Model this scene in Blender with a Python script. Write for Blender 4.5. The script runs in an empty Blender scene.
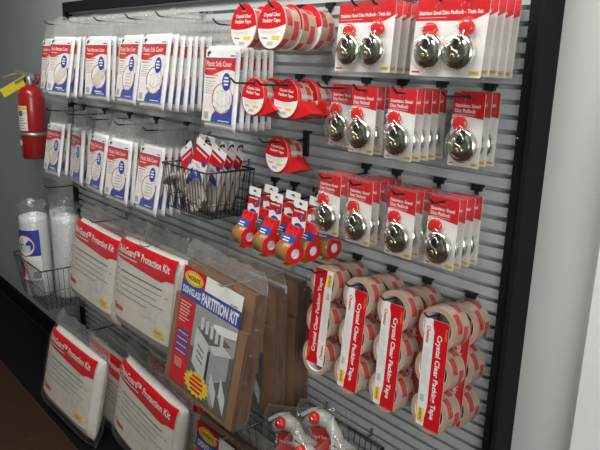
import bpy, math, random
from mathutils import Vector, Matrix, Euler
from mathutils.geometry import tessellate_polygon
from mathutils import noise as mnoise

S = bpy.context.scene
COL = S.collection
PI = math.pi
rnd = random.Random(7)

# ------------------------------------------------------------------ camera
PITCH = 0.03175                     # spacing of the slats
def slot_z(k):                      # lower edge of the k-th groove, counted from the top
    return (57.2 - k) * PITCH
cam_d = bpy.data.cameras.new('camera')
cam = bpy.data.objects.new('camera', cam_d); COL.objects.link(cam)
cam_d.sensor_fit = 'HORIZONTAL'; cam_d.sensor_width = 36.0
cam_d.lens = 36.0 * 646.47 / 600.0
cam_d.clip_start = 0.02
_f = Vector((-0.73415882, 0.63375215, -0.24365763))
_x = Vector((0.64767783, 0.76136924, 0.02881505))
_u = Vector((-0.20377502, 0.13665682, 0.96943316))
cam.matrix_world = Matrix(((_x[0], _u[0], -_f[0], 0.73601), (_x[1], _u[1], -_f[1], -1.24479),
                           (_x[2], _u[2], -_f[2], 1.66773), (0, 0, 0, 1)))
S.camera = cam

# ------------------------------------------------------------------ world, light, exposure
w = bpy.data.worlds.new('daylight'); S.world = w; w.use_nodes = True
wn = w.node_tree; bg = wn.nodes['Background']
sky = wn.nodes.new('ShaderNodeTexSky'); sky.sky_type = 'HOSEK_WILKIE'; sky.turbidity = 6
sky.sun_direction = (0.3, -0.5, 0.8)
wn.links.new(sky.outputs[0], bg.inputs[0]); bg.inputs[1].default_value = 0.6

def area(name, loc, target, sx, sy, power, col):
    d = bpy.data.lights.new(name, 'AREA'); d.shape = 'RECTANGLE'; d.size = sx; d.size_y = sy
    d.energy = power; d.color = col
    o = bpy.data.objects.new(name, d); COL.objects.link(o); o.location = loc
    o.rotation_euler = (Vector(target) - Vector(loc)).to_track_quat('-Z', 'Y').to_euler()
    return o
area('daylight_through_window', (2.42, -1.95, 1.80), (0.0, -0.2, 1.4), 1.7, 1.4, 56, (1.0, 0.985, 0.96))
for lx in (-1.75, -0.35):
    area('ceiling_panel_light', (lx, -0.75, 2.67), (lx, -0.7, 0), 1.15, 0.30, 22, (1.0, 0.98, 0.94))
S.view_settings.view_transform = 'Standard'; S.view_settings.look = 'None'
S.view_settings.exposure = 0.0; S.view_settings.gamma = 1.0
S.view_settings.use_curve_mapping = False
S.cycles.transparent_max_bounces = 48
S.cycles.max_bounces = 8
S.render.filter_size = 1.0

# ------------------------------------------------------------------ materials
MATS = {}
def mat(name, col, rough=0.45, metal=0.0, var=0.06, scale=40.0, bump=0.0, bscale=200.0, coat=0.0, spec=0.5):
    if name in MATS: return MATS[name]
    m = bpy.data.materials.new(name); m.use_nodes = True
    nt = m.node_tree; b = nt.nodes['Principled BSDF']
    b.inputs['Roughness'].default_value = rough; b.inputs['Metallic'].default_value = metal
    b.inputs['Coat Weight'].default_value = coat; b.inputs['Specular IOR Level'].default_value = spec
    tc = nt.nodes.new('ShaderNodeTexCoord')
    n = nt.nodes.new('ShaderNodeTexNoise'); n.inputs['Scale'].default_value = scale; n.inputs['Detail'].default_value = 4
    nt.links.new(tc.outputs['Object'], n.inputs['Vector'])
    r = nt.nodes.new('ShaderNodeValToRGB')
    c = Vector(col[:3])
    r.color_ramp.elements[0].position = 0.3; r.color_ramp.elements[1].position = 0.7
    r.color_ramp.elements[0].color = (*(c * (1 - var)), 1); r.color_ramp.elements[1].color = (*[min(1, k * (1 + var)) for k in c], 1)
    nt.links.new(n.outputs['Fac'], r.inputs['Fac']); nt.links.new(r.outputs['Color'], b.inputs['Base Color'])
    if bump:
        n2 = nt.nodes.new('ShaderNodeTexNoise'); n2.inputs['Scale'].default_value = bscale; n2.inputs['Detail'].default_value = 3
        nt.links.new(tc.outputs['Object'], n2.inputs['Vector'])
        bp = nt.nodes.new('ShaderNodeBump'); bp.inputs['Strength'].default_value = bump; bp.inputs['Distance'].default_value = 0.004
        nt.links.new(n2.outputs['Fac'], bp.inputs['Height']); nt.links.new(bp.outputs['Normal'], b.inputs['Normal'])
    MATS[name] = m
    return m

def film_mat(name, body=0.12, edge=0.4, gloss=0.5, rough=0.14, bump=0.5, bscale=22, tint=(0.86, 0.87, 0.86), streak=0.25):
    """clear plastic: mostly see-through, a little milky, shiny where it creases"""
    if name in MATS: return MATS[name]
    m = bpy.data.materials.new(name); m.use_nodes = True
    nt = m.node_tree; nt.nodes.clear(); L = nt.links
    out = nt.nodes.new('ShaderNodeOutputMaterial')
    tr = nt.nodes.new('ShaderNodeBsdfTransparent'); df = nt.nodes.new('ShaderNodeBsdfDiffuse'); gl = nt.nodes.new('ShaderNodeBsdfGlossy')
    df.inputs['Color'].default_value = (*tint, 1); gl.inputs['Roughness'].default_value = rough; gl.inputs['Color'].default_value = (0.95, 0.95, 0.95, 1)
    tc = nt.nodes.new('ShaderNodeTexCoord')
    n = nt.nodes.new('ShaderNodeTexNoise'); n.inputs['Scale'].default_value = bscale; n.inputs['Detail'].default_value = 3; n.inputs['Distortion'].default_value = 1.2
    L.new(tc.outputs['Object'], n.inputs['Vector'])
    bp = nt.nodes.new('ShaderNodeBump'); bp.inputs['Strength'].default_value = bump; bp.inputs['Distance'].default_value = 0.01
    L.new(n.outputs['Fac'], bp.inputs['Height']); L.new(bp.outputs['Normal'], gl.inputs['Normal'])
    lw = nt.nodes.new('ShaderNodeLayerWeight'); lw.inputs['Blend'].default_value = 0.35
    pw = nt.nodes.new('ShaderNodeMath'); pw.operation = 'POWER'; pw.inputs[1].default_value = 2.0
    L.new(lw.outputs['Facing'], pw.inputs[0])
    mu = nt.nodes.new('ShaderNodeMath'); mu.operation = 'MULTIPLY_ADD'; mu.inputs[1].default_value = edge; mu.inputs[2].default_value = body
    L.new(pw.outputs[0], mu.inputs[0])
    n2 = nt.nodes.new('ShaderNodeTexNoise'); n2.inputs['Scale'].default_value = bscale * 0.8; n2.inputs['Detail'].default_value = 5; n2.inputs['Distortion'].default_value = 2.5
    L.new(tc.outputs['Object'], n2.inputs['Vector'])
    rp = nt.nodes.new('ShaderNodeValToRGB'); rp.color_ramp.elements[0].position = 0.56; rp.color_ramp.elements[1].position = 0.74
    rp.color_ramp.elements[0].color = (0, 0, 0, 1); rp.color_ramp.elements[1].color = (streak, streak, streak, 1)
    L.new(n2.outputs['Fac'], rp.inputs['Fac'])
    ad = nt.nodes.new('ShaderNodeMath'); ad.operation = 'ADD'; ad.use_clamp = True
    L.new(mu.outputs[0], ad.inputs[0]); L.new(rp.outputs['Color'], ad.inputs[1])
    mx1 = nt.nodes.new('ShaderNodeMixShader'); mx1.inputs[0].default_value = gloss
    L.new(df.outputs[0], mx1.inputs[1]); L.new(gl.outputs[0], mx1.inputs[2])
    mx2 = nt.nodes.new('ShaderNodeMixShader')
    L.new(ad.outputs[0], mx2.inputs[0]); L.new(tr.outputs[0], mx2.inputs[1]); L.new(mx1.outputs[0], mx2.inputs[2])
    L.new(mx2.outputs[0], out.inputs['Surface'])
    MATS[name] = m
    return m

def cardboard_mat():
    m = mat('corrugated_board', (0.235, 0.130, 0.065), 0.75, var=0.12, scale=14)
    return m
def board_edge_mat():
    """cut edges of many flat boards"""
    m = bpy.data.materials.new('board_edges'); m.use_nodes = True
    nt = m.node_tree; b = nt.nodes['Principled BSDF']; b.inputs['Roughness'].default_value = 0.8
    tc = nt.nodes.new('ShaderNodeTexCoord'); mp = nt.nodes.new('ShaderNodeMapping')
    mp.inputs['Scale'].default_value = (6, 320, 6)
    n = nt.nodes.new('ShaderNodeTexNoise'); n.inputs['Scale'].default_value = 1.0; n.inputs['Detail'].default_value = 3
    r = nt.nodes.new('ShaderNodeValToRGB')
    r.color_ramp.elements[0].position = 0.35; r.color_ramp.elements[1].position = 0.65
    r.color_ramp.elements[0].color = (0.07, 0.036, 0.022, 1); r.color_ramp.elements[1].color = (0.21, 0.115, 0.07, 1)
    nt.links.new(tc.outputs['Object'], mp.inputs['Vector']); nt.links.new(mp.outputs[0], n.inputs['Vector'])
    nt.links.new(n.outputs['Fac'], r.inputs['Fac']); nt.links.new(r.outputs['Color'], b.inputs['Base Color'])
    MATS['board_edges'] = m
    return m

def knit_mat():
    m = bpy.data.materials.new('grey_knit'); m.use_nodes = True
    nt = m.node_tree; b = nt.nodes['Principled BSDF']; b.inputs['Roughness'].default_value = 0.95
    tc = nt.nodes.new('ShaderNodeTexCoord'); mp = nt.nodes.new('ShaderNodeMapping'); mp.inputs['Scale'].default_value = (1, 1, 1)
    wv = nt.nodes.new('ShaderNodeTexWave'); wv.bands_direction = 'Z'; wv.inputs['Scale'].default_value = 90; wv.inputs['Distortion'].default_value = 3; wv.inputs['Detail'].default_value = 2
    r = nt.nodes.new('ShaderNodeValToRGB'); r.color_ramp.elements[0].color = (0.20, 0.18, 0.16, 1); r.color_ramp.elements[1].color = (0.62, 0.57, 0.50, 1)
    nt.links.new(tc.outputs['Object'], mp.inputs['Vector']); nt.links.new(mp.outputs[0], wv.inputs['Vector'])
    nt.links.new(wv.outputs['Fac'], r.inputs['Fac']); nt.links.new(r.outputs['Color'], b.inputs['Base Color'])
    bp = nt.nodes.new('ShaderNodeBump'); bp.inputs['Strength'].default_value = 0.5; bp.inputs['Distance'].default_value = 0.002
    nt.links.new(wv.outputs['Fac'], bp.inputs['Height']); nt.links.new(bp.outputs['Normal'], b.inputs['Normal'])
    MATS['grey_knit'] = m
    return m

def bubble_mat():
    m = bpy.data.materials.new('bubble_sheet'); m.use_nodes = True
    nt = m.node_tree; b = nt.nodes['Principled BSDF']; b.inputs['Roughness'].default_value = 0.3
    b.inputs['Base Color'].default_value = (0.66, 0.68, 0.68, 1)
    tc = nt.nodes.new('ShaderNodeTexCoord')
    v = nt.nodes.new('ShaderNodeTexVoronoi'); v.inputs['Scale'].default_value = 95; v.inputs['Randomness'].default_value = 0.2
    nt.links.new(tc.outputs['Object'], v.inputs['Vector'])
    r = nt.nodes.new('ShaderNodeValToRGB'); r.color_ramp.elements[0].color = (0.80, 0.81, 0.81, 1); r.color_ramp.elements[1].color = (0.58, 0.60, 0.60, 1)
    nt.links.new(v.outputs['Distance'], r.inputs['Fac']); nt.links.new(r.outputs['Color'], b.inputs['Base Color'])
    bp = nt.nodes.new('ShaderNodeBump'); bp.invert = True; bp.inputs['Strength'].default_value = 0.6; bp.inputs['Distance'].default_value = 0.003
    nt.links.new(v.outputs['Distance'], bp.inputs['Height']); nt.links.new(bp.outputs['Normal'], b.inputs['Normal'])
    MATS['bubble_sheet'] = m
    return m

def floor_mat():
    m = bpy.data.materials.new('brown_floor_tile'); m.use_nodes = True
    nt = m.node_tree; b = nt.nodes['Principled BSDF']; b.inputs['Roughness'].default_value = 0.6; b.inputs['Specular IOR Level'].default_value = 0.2
    tc = nt.nodes.new('ShaderNodeTexCoord')
    br = nt.nodes.new('ShaderNodeTexBrick'); br.offset = 0.0
    br.inputs['Scale'].default_value = 1.0; br.inputs['Brick Width'].default_value = 0.33; br.inputs['Row Height'].default_value = 0.33
    br.inputs['Mortar Size'].default_value = 0.004
    br.inputs['Color1'].default_value = (0.055, 0.025, 0.012, 1); br.inputs['Color2'].default_value = (0.045, 0.021, 0.011, 1); br.inputs['Mortar'].default_value = (0.055, 0.035, 0.025, 1)
    nt.links.new(tc.outputs['Object'], br.inputs['Vector'])
    n = nt.nodes.new('ShaderNodeTexNoise'); n.inputs['Scale'].default_value = 9; n.inputs['Detail'].default_value = 6
    nt.links.new(tc.outputs['Object'], n.inputs['Vector'])
    mx = nt.nodes.new('ShaderNodeMixRGB'); mx.blend_type = 'MULTIPLY'; mx.inputs[0].default_value = 0.5
    nt.links.new(br.outputs['Color'], mx.inputs[1]); nt.links.new(n.outputs['Color'], mx.inputs[2]); nt.links.new(mx.outputs[0], b.inputs['Base Color'])
    return m

RED = mat('red_print', (0.60, 0.008, 0.016), 0.42, spec=0.3)
WHITE = mat('white_print', (0.78, 0.77, 0.74), 0.5)
BLUE = mat('blue_print', (0.022, 0.06, 0.34), 0.4)
YEL = mat('yellow_print', (0.83, 0.56, 0.03), 0.5)
BLACKP = mat('black_print', (0.03, 0.03, 0.035), 0.5)
GREYP = mat('grey_print', (0.33, 0.33, 0.33), 0.5)
LGREYP = mat('light_grey_print', (0.58, 0.58, 0.57), 0.5)
DGREYP = mat('dark_grey_print', (0.11, 0.115, 0.11), 0.5)
ORANGE = mat('orange_print', (0.85, 0.25, 0.03), 0.5)
PAPER = mat('cream_paper', (0.66, 0.62, 0.54), 0.6)
BLACK = mat('black_metal', (0.012, 0.012, 0.013), 0.4)
WIRE = mat('black_wire', (0.014, 0.014, 0.014), 0.35)
FRAME = mat('black_frame_paint', (0.009, 0.011, 0.012), 0.65, spec=0.12)
SLAT = mat('silver_slat', (0.51, 0.55, 0.555), 0.4, metal=0.0, var=0.04, scale=3)
CHROME = mat('polished_steel', (0.78, 0.79, 0.72), 0.17, metal=1.0, var=0.02)
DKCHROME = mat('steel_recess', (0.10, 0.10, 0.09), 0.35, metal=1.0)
BRASS = mat('brass', (0.75, 0.52, 0.20), 0.28, metal=1.0)
SILVER = mat('zinc_bracket', (0.42, 0.45, 0.46), 0.42, metal=0.8)
REDPL = mat('red_plastic', (0.62, 0.015, 0.02), 0.27)
TAPE = mat('clear_tape_wound', (0.50, 0.38, 0.28), 0.16, coat=0.6, var=0.05)
TAPERED = mat('red_print_under_tape', (0.52, 0.06, 0.06), 0.2, coat=0.6, var=0.12)
TAPEPALE = mat('pale_print_under_tape', (0.62, 0.40, 0.34), 0.2, coat=0.6, var=0.12)
TAPESIDE = mat('tape_edges', (0.46, 0.30, 0.22), 0.4)
CORE = mat('paper_core', (0.66, 0.64, 0.66), 0.65)
BROWN = mat('brown_tape', (0.34, 0.17, 0.05), 0.28, var=0.08)
FOLDED = mat('folded_white_film', (0.84, 0.84, 0.84), 0.32, bump=0.35, bscale=60)
FOAM = mat('foam_pouches', (0.66, 0.63, 0.58), 0.55, bump=0.35, bscale=70)
GREYPL = mat('grey_plastic', (0.40, 0.39, 0.36), 0.35)
CARDB = cardboard_mat(); EDGE = board_edge_mat(); KNIT = knit_mat(); BUBBLE = bubble_mat()
FILM = film_mat('clear_bag_film', body=0.012, edge=0.24, gloss=0.5, rough=0.13, bump=0.6, streak=0.08)
HAZE = film_mat('crumpled_bag_film', body=0.15, edge=0.30, gloss=0.40, rough=0.2, bump=0.6, bscale=20, streak=0.18, tint=(0.62, 0.63, 0.61))
BLIST = film_mat('clear_blister', body=0.03, edge=0.50, gloss=0.75, rough=0.07, bump=0.1, bscale=30, streak=0.05)
WRAP = film_mat('shrink_film', body=0.05, edge=0.32, gloss=0.75, rough=0.1, bump=0.8, bscale=35, streak=0.15)
EXTRED = mat('extinguisher_red', (0.36, 0.016, 0.018), 0.3, coat=0.3)
YTAG = mat('yellow_tag', (0.70, 0.56, 0.03), 0.6)

# ------------------------------------------------------------------ mesh builder
_TEXT = {}
def text_geo(s, bold=0.0):
    key = (s, bold)
    if key not in _TEXT:
        c = bpy.data.curves.new('lettering_source', 'FONT'); c.body = s; c.resolution_u = 2; c.offset = bold
        o = bpy.data.objects.new('lettering_source', c); COL.objects.link(o)
        dg = bpy.context.evaluated_depsgraph_get(); me = o.evaluated_get(dg).to_mesh()
        vs = [(v.co.x, v.co.y) for v in me.vertices]; fs = [tuple(p.vertices) for p in me.polygons]
        o.evaluated_get(dg).to_mesh_clear(); bpy.data.objects.remove(o); bpy.data.curves.remove(c)
        x0 = min(v[0] for v in vs); x1 = max(v[0] for v in vs); y0 = min(v[1] for v in vs); y1 = max(v[1] for v in vs)
        _TEXT[key] = ([((x - x0) / (x1 - x0), (y - y0) / (y1 - y0)) for x, y in vs], fs)
    return _TEXT[key]

class MB:
    def __init__(self): self.v = []; self.f = []; self.m = []; self.mats = []; self.smooth = []
    def mi(self, m):
        if m not in self.mats: self.mats.append(m)
        return self.mats.index(m)
    def add(self, vs, fs, m, smooth=False):
        o = len(self.v); i = self.mi(m)
        self.v += [tuple(p) for p in vs]
        for f in fs:
            self.f.append(tuple(o + k for k in f)); self.m.append(i); self.smooth.append(smooth)
    def box(self, c, s, m, rot=None, bev=0.0):
        x, y, z = s[0] / 2, s[1] / 2, s[2] / 2
        vs = [Vector((a * x, b * y, d * z)) for a in (-1, 1) for b in (-1, 1) for d in (-1, 1)]
        if rot: vs = [Euler(rot).to_matrix() @ p for p in vs]
        self.add([p + Vector(c) for p in vs], [(0, 1, 3, 2), (4, 6, 7, 5), (0, 4, 5, 1), (2, 3, 7, 6), (0, 2, 6, 4), (1, 5, 7, 3)], m)
    def tube(self, pts, r, m, n=6, cap=True):
        pts = [Vector(p) for p in pts]; vs = []; fs = []
        prev = None
        for i, p in enumerate(pts):
            t = (pts[min(i + 1, len(pts) - 1)] - pts[max(i - 1, 0)]).normalized()
            if prev is None:
                a = t.orthogonal().normalized()
            else:
                a = (prev - t * prev.dot(t)).normalized()
            prev = a; b = t.cross(a)
            rr = r[i] if isinstance(r, (list, tuple)) else r
            for k in range(n):
                an = 2 * PI * k / n; vs.append(p + (a * math.cos(an) + b * math.sin(an)) * rr)
        for i in range(len(pts) - 1):
            for k in range(n):
                fs.append((i * n + k, i * n + (k + 1) % n, (i + 1) * n + (k + 1) % n, (i + 1) * n + k))
        if cap: fs += [tuple(range(n))[::-1], tuple((len(pts) - 1) * n + k for k in range(n))]
        self.add(vs, fs, m, True)
    def lathe(self, prof, m, n=32, axis='y', c=(0, 0, 0), matf=None, smooth=True):
        """prof: (radius, along-axis) pairs"""
        vs = []; c = Vector(c)
        for r, h in prof:
            for k in range(n):
                a = 2 * PI * k / n; p, q = r * math.cos(a), r * math.sin(a)
                vs.append(c + (Vector((p, h, q)) if axis == 'y' else Vector((h, p, q)) if axis == 'x' else Vector((p, q, h))))
        o = len(self.v); self.v += [tuple(p) for p in vs]
        for i in range(len(prof) - 1):
            for k in range(n):
                mm = matf(i, k) if matf else m
                self.f.append((o + i * n + k, o + (i + 1) * n + k, o + (i + 1) * n + (k + 1) % n, o + i * n + (k + 1) % n)); self.m.append(self.mi(mm)); self.smooth.append(smooth)
        for i in (0, len(prof) - 1):
            if prof[i][0] > 1e-5 and False: pass
    def plate(self, outline, m, y, holes=(), thick=0.0):
        """flat shape in the x-z plane facing -y at depth y, with optional holes and thickness"""
        polys = [[Vector((a, b, 0)) for a, b in outline]] + [[Vector((a, b, 0)) for a, b in h] for h in holes]
        tris = tessellate_polygon(polys); flat = [p for pl in polys for p in pl]
        fr = [(p.x, y, p.y) for p in flat]
        def orient(t):
            a, b, c = (flat[i] for i in t)
            return t if (b.x - a.x) * (c.y - a.y) - (b.y - a.y) * (c.x - a.x) > 0 else (t[0], t[2], t[1])
        tris = [orient(tuple(t)) for t in tris]
        self.add(fr, tris, m)
        if thick:
            bk = [(p.x, y + thick, p.y) for p in flat]
            self.add(bk, [t[::-1] for t in tris], m)
            for pl, s in zip(polys, [1] + [-1] * len(holes)):
                n = len(pl); vs = [(p.x, y, p.y) for p in pl] + [(p.x, y + thick, p.y) for p in pl]
                self.add(vs, [(i, (i + 1) % n, n + (i + 1) % n, n + i) for i in range(n)], m)
    def text(self, s, m, x, z, wd, ht, y, bold=0.015, rot=0.0, f=None):
        """lettering in the x-z plane; (x, z) is its lower left corner"""
        vs, fs = text_geo(s, bold)
        c, sn = math.cos(rot), math.sin(rot); P = []
        for a, b in vs:
            a *= wd; b *= ht
            P.append((x + a * c - b * sn, y, z + a * sn + b * c))
        self.add([f(p) for p in P] if f else P, fs, m)
    def build(self, name, parent=None, loc=(0, 0, 0), rot=(0, 0, 0), label=None):
        me = bpy.data.meshes.new(name); me.from_pydata(self.v, [], self.f)
        for m in self.mats: me.materials.append(m)
        me.polygons.foreach_set('material_index', self.m); me.polygons.foreach_set('use_smooth', self.smooth)
        me.update()
        o = bpy.data.objects.new(name, me); COL.objects.link(o)
        o.location = loc; o.rotation_euler = rot
        if parent: o.parent = parent
        if label: o['label'] = label
        return o

def ell(cx, cz, rx, rz, n=20, a0=0.0, a1=2 * PI):
    full = abs(a1 - a0 - 2 * PI) < 1e-6
    return [(cx + rx * math.cos(a0 + (a1 - a0) * i / (n if full else n - 1)), cz + rz * math.sin(a0 + (a1 - a0) * i / (n if full else n - 1))) for i in range(n)]
def rect(x0, z0, x1, z1): return [(x0, z0), (x1, z0), (x1, z1), (x0, z1)]
def rrect(x0, z0, x1, z1, r, n=4):
    out = []
    for cx, cz, a in ((x1 - r, z0 + r, -PI / 2), (x1 - r, z1 - r, 0), (x0 + r, z1 - r, PI / 2), (x0 + r, z0 + r, PI)):
        for i in range(n + 1):
            an = a + PI / 2 * i / n; out.append((cx + r * math.cos(an), cz + r * math.sin(an)))
    return out

def thing(name, loc, label, cat, group=None, rot=(0, 0, 0)):
    o = bpy.data.objects.new(name, None); COL.objects.link(o); o.empty_display_size = 0.02
    o.location = loc; o.rotation_euler = rot
    o['label'] = label; o['category'] = cat
    if group: o['group'] = group
    return o
def tag(o, label, cat, group=None):
    o['label'] = label; o['category'] = cat
    if group: o['group'] = group
    return o
def struct(o): o['kind'] = 'structure'; return o
def dup(root, loc, rot, label, group):
    kids = {}
    for o in bpy.data.objects:
        if o.parent: kids.setdefault(o.parent.name, []).append(o)
    def cp(o, par):
        c = o.copy(); COL.objects.link(c)
        if par: c.parent = par
        for ch in kids.get(o.name, []): cp(ch, c)
        return c
    r = cp(root, None); r.location = loc; r.rotation_euler = rot
    r['label'] = label; r['group'] = group
    return r
ORD = ['front', 'second', 'third', 'fourth', 'fifth', 'sixth', 'seventh', 'eighth']
R = math.radians

# ------------------------------------------------------------------ the room
WALLM = mat('painted_wall', (0.60, 0.61, 0.60), 0.6, var=0.03, scale=3, bump=0.05, bscale=300)
GREYWALL = mat('blue_grey_wall', (0.36, 0.40, 0.41), 0.6, var=0.03, scale=3, bump=0.05, bscale=300)  # darker, bluer tone for the left part of the back wall
TRIMW = mat('white_trim_paint', (0.80, 0.80, 0.80), 0.45, var=0.02)
CEIL = mat('ceiling_tile', (0.55, 0.55, 0.53), 0.8)
DARKB = mat('black_rubber', (0.006, 0.006, 0.006), 0.8, spec=0.1)
DIMWALL = mat('far_room_paint', (0.24, 0.27, 0.18), 0.7)
def sbox(name, lo, hi, m):
    b = MB(); b.box([(a + c) / 2 for a, c in zip(lo, hi)], [c - a for a, c in zip(lo, hi)], m)
    return struct(b.build(name))
X0, X1, Y0, ZC = -4.6, 2.5, -4.2, 2.7
sbox('floor', (X0, Y0, -0.1), (X1, 0.1, 0), floor_mat())
sbox('ceiling', (X0, Y0, ZC), (X1, 0.1, ZC + 0.1), CEIL)
sbox('wall_back', (-1.2, 0.03, 0), (X1, 0.13, ZC), WALLM)
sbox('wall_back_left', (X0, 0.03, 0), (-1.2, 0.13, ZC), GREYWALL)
sbox('wall_left', (X0 - 0.1, Y0, 0), (X0, 0.1, ZC), WALLM)
sbox('wall_front', (X0, Y0 - 0.1, 0), (X1, Y0, ZC), DIMWALL)
sbox('baseboard_back', (X0, 0.012, 0), (0.19, 0.03, 0.10), DARKB)
sbox('trim_1', (0.20, -0.012, 0), (0.42, 0.03, ZC), TRIMW)
# right-hand wall with its window opening
wb = MB()
wy0, wy1, wz0, wz1 = -2.85, -1.05, 1.05, 2.55
for lo, hi in (((X1, Y0, 0), (X1 + 0.1, wy0, ZC)), ((X1, wy1, 0), (X1 + 0.1, 0.1, ZC)), ((X1, wy0, 0), (X1 + 0.1, wy1, wz0)), ((X1, wy0, wz1), (X1 + 0.1, wy1, ZC))):
    wb.box([(a + c) / 2 for a, c in zip(lo, hi)], [c - a for a, c in zip(lo, hi)], WALLM)
struct(wb.build('wall_right'))
fb = MB()
for lo, hi in (((X1 - .02, wy0 - .06, wz0 - .06), (X1 + .06, wy0, wz1 + .06)), ((X1 - .02, wy1, wz0 - .06), (X1 + .06, wy1 + .06, wz1 + .06)),
               ((X1 - .02, wy0, wz0 - .06), (X1 + .06, wy1, wz0)), ((X1 - .02, wy0, wz1), (X1 + .06, wy1, wz1 + .06)), ((X1 + .02, (wy0 + wy1) / 2 - .02, wz0), (X1 + .05, (wy0 + wy1) / 2 + .02, wz1))):
    fb.box([(a + c) / 2 for a, c in zip(lo, hi)], [c - a for a, c in zip(lo, hi)], TRIMW)
struct(fb.build('window_1'))
mb_ = MB(); mb_.box((-2.2, -0.163, 0.003), (4.7, 0.326, 0.006), DARKB)
tag(mb_.build('floor_mat'), 'black rubber mat strip along the foot of the display wall', 'mat')

# ------------------------------------------------------------------ slatwall panel
WI = 2.4285                         # clear width between the posts
KB = 51.0
panel = thing('slatwall_panel', (0, 0, 0), 'large silver grey slatwall display panel in a black frame', 'display panel')
b = MB()
b.box((-WI / 2, 0.021, (slot_z(-1.9) + slot_z(KB)) / 2), (WI + 0.02, 0.008, slot_z(-1.9) - slot_z(KB)), SLAT)
k = -1
while k <= KB - 1:
    z0 = slot_z(k) + 0.0105; z1 = slot_z(k - 1) if k > -1 else slot_z(-1.9)
    # slat between the groove k (below) and the groove above it
    b.box((-WI / 2, 0.0020, (z0 + z1) / 2), (WI, 0.004, z1 - z0), SLAT)
    b.box((-WI / 2, 0.0110, z0 + 0.0045), (WI, 0.014, 0.009), SLAT)
    k += 1
b.box((-WI / 2, 0.0025, (slot_z(KB - 1) + slot_z(KB)) / 2), (WI, 0.005, PITCH - 0.001), SLAT)
b.build('slat_board', panel)
zt = slot_z(-1.55); zb = slot_z(KB)
def bar(lo, hi):
    q = MB(); q.box([(a + c) / 2 for a, c in zip(lo, hi)], [c - a for a, c in zip(lo, hi)], FRAME); return q
q = bar((0, -0.022, zb - 0.04), (0.034, 0.03, zt + 0.044))
q.box((0.0395, -0.006, (zt + zb) / 2 + 0.002), (0.011, 0.072, zt - zb + 0.084), FRAME)
q.build('frame_rail', panel)
q = MB(); q.lathe([(.0005, -.0232), (.0016, -.0230), (.0018, -.0218)], TRIMW, 10, 'y', (.004, 0, 1.528)); q.build('screw', panel, label='small white screw head in the post')
bar((-WI - 0.03, -0.018, zb - 0.04), (-WI, 0.03, zt + 0.044)).build('frame_rail', panel)
bar((-WI, -0.022, zt), (0, 0.03, zt + 0.044)).build('frame_rail', panel)
bar((-WI, -0.022, zb - 0.04), (0, 0.03, zb)).build('frame_rail', panel)

# ------------------------------------------------------------------ hooks
DROP = 0.016
def hook(x, k, length, label, m=BLACK, plate=0.015, tip=0.014):
    t = thing('peg_hook', (x, 0, slot_z(k)), label, 'hook', 'peg hooks on the slatwall')
    b = MB(); b.box((0, -0.004, 0.010 - plate / 2), (0.026 if plate < .03 else .02, 0.008, plate), m); b.box((0, 0.004, 0.006), (0.022, 0.012, 0.006), m); b.box((0, -.003, -.006), (.008, .006, .026), m)
    b.build('bracket', t)
    b = MB()
    b.tube([(0, -0.002, -DROP), (0, -length * 0.6, -DROP - .001), (0, -length + 0.012, -DROP), (0, -length + 0.004, -DROP + 0.002), (0, -length, -DROP + 0.006), (0, -length - tip * .6, -DROP + tip)], 0.0027, m)
    b.build('rod', t)
    return t
hz = lambda k: slot_z(k) - DROP

# ------------------------------------------------------------------ bags with covers
def pillow(mb, wd, z0, z1, t, m, y0=0.0, nx=12, nz=14, px=4, pz=4, wr=0.0, seed=0, tmin=0.0006, freq=30):
    """closed cushion shape, thin at its edges"""
    vs = []; fs = []
    def T(u, v): return max(tmin, t * max(0, 1 - abs(u) ** px) ** 0.5 * max(0, 1 - abs(v) ** pz) ** 0.5)
    for side in (-1, 1):
        for j in range(nz + 1):
            for i in range(nx + 1):
                u = -1 + 2 * i / nx; v = -1 + 2 * j / nz
                u = math.copysign(abs(u) ** 0.75, u); v = math.copysign(abs(v) ** 0.75, v)
                x = u * wd / 2; z = (z0 + z1) / 2 + v * (z1 - z0) / 2
                nn = mnoise.noise(Vector((x * freq, side * 3 + seed, z * freq))) * wr
                vs.append((x + nn * .5, y0 + side * (T(u, v) + abs(nn)), z))
    n = (nx + 1) * (nz + 1)
    for j in range(nz):
        for i in range(nx):
            a = j * (nx + 1) + i; q = (a, a + 1, a + nx + 2, a + nx + 1)
            fs.append(q); fs.append(tuple(n + k for k in q[::-1]))
    for i in range(nx):
        fs.append((i + 1, i, n + i, n + i + 1)); a = nz * (nx + 1) + i; fs.append((a, a + 1, n + a + 1, n + a))
    for j in range(nz):
        a = j * (nx + 1); fs.append((a, a + nx + 1, n + a + nx + 1, n + a)); a += nx; fs.append((a + nx + 1, a, n + a, n + a + nx + 1))
    mb.add(vs, fs, m, True)

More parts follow.
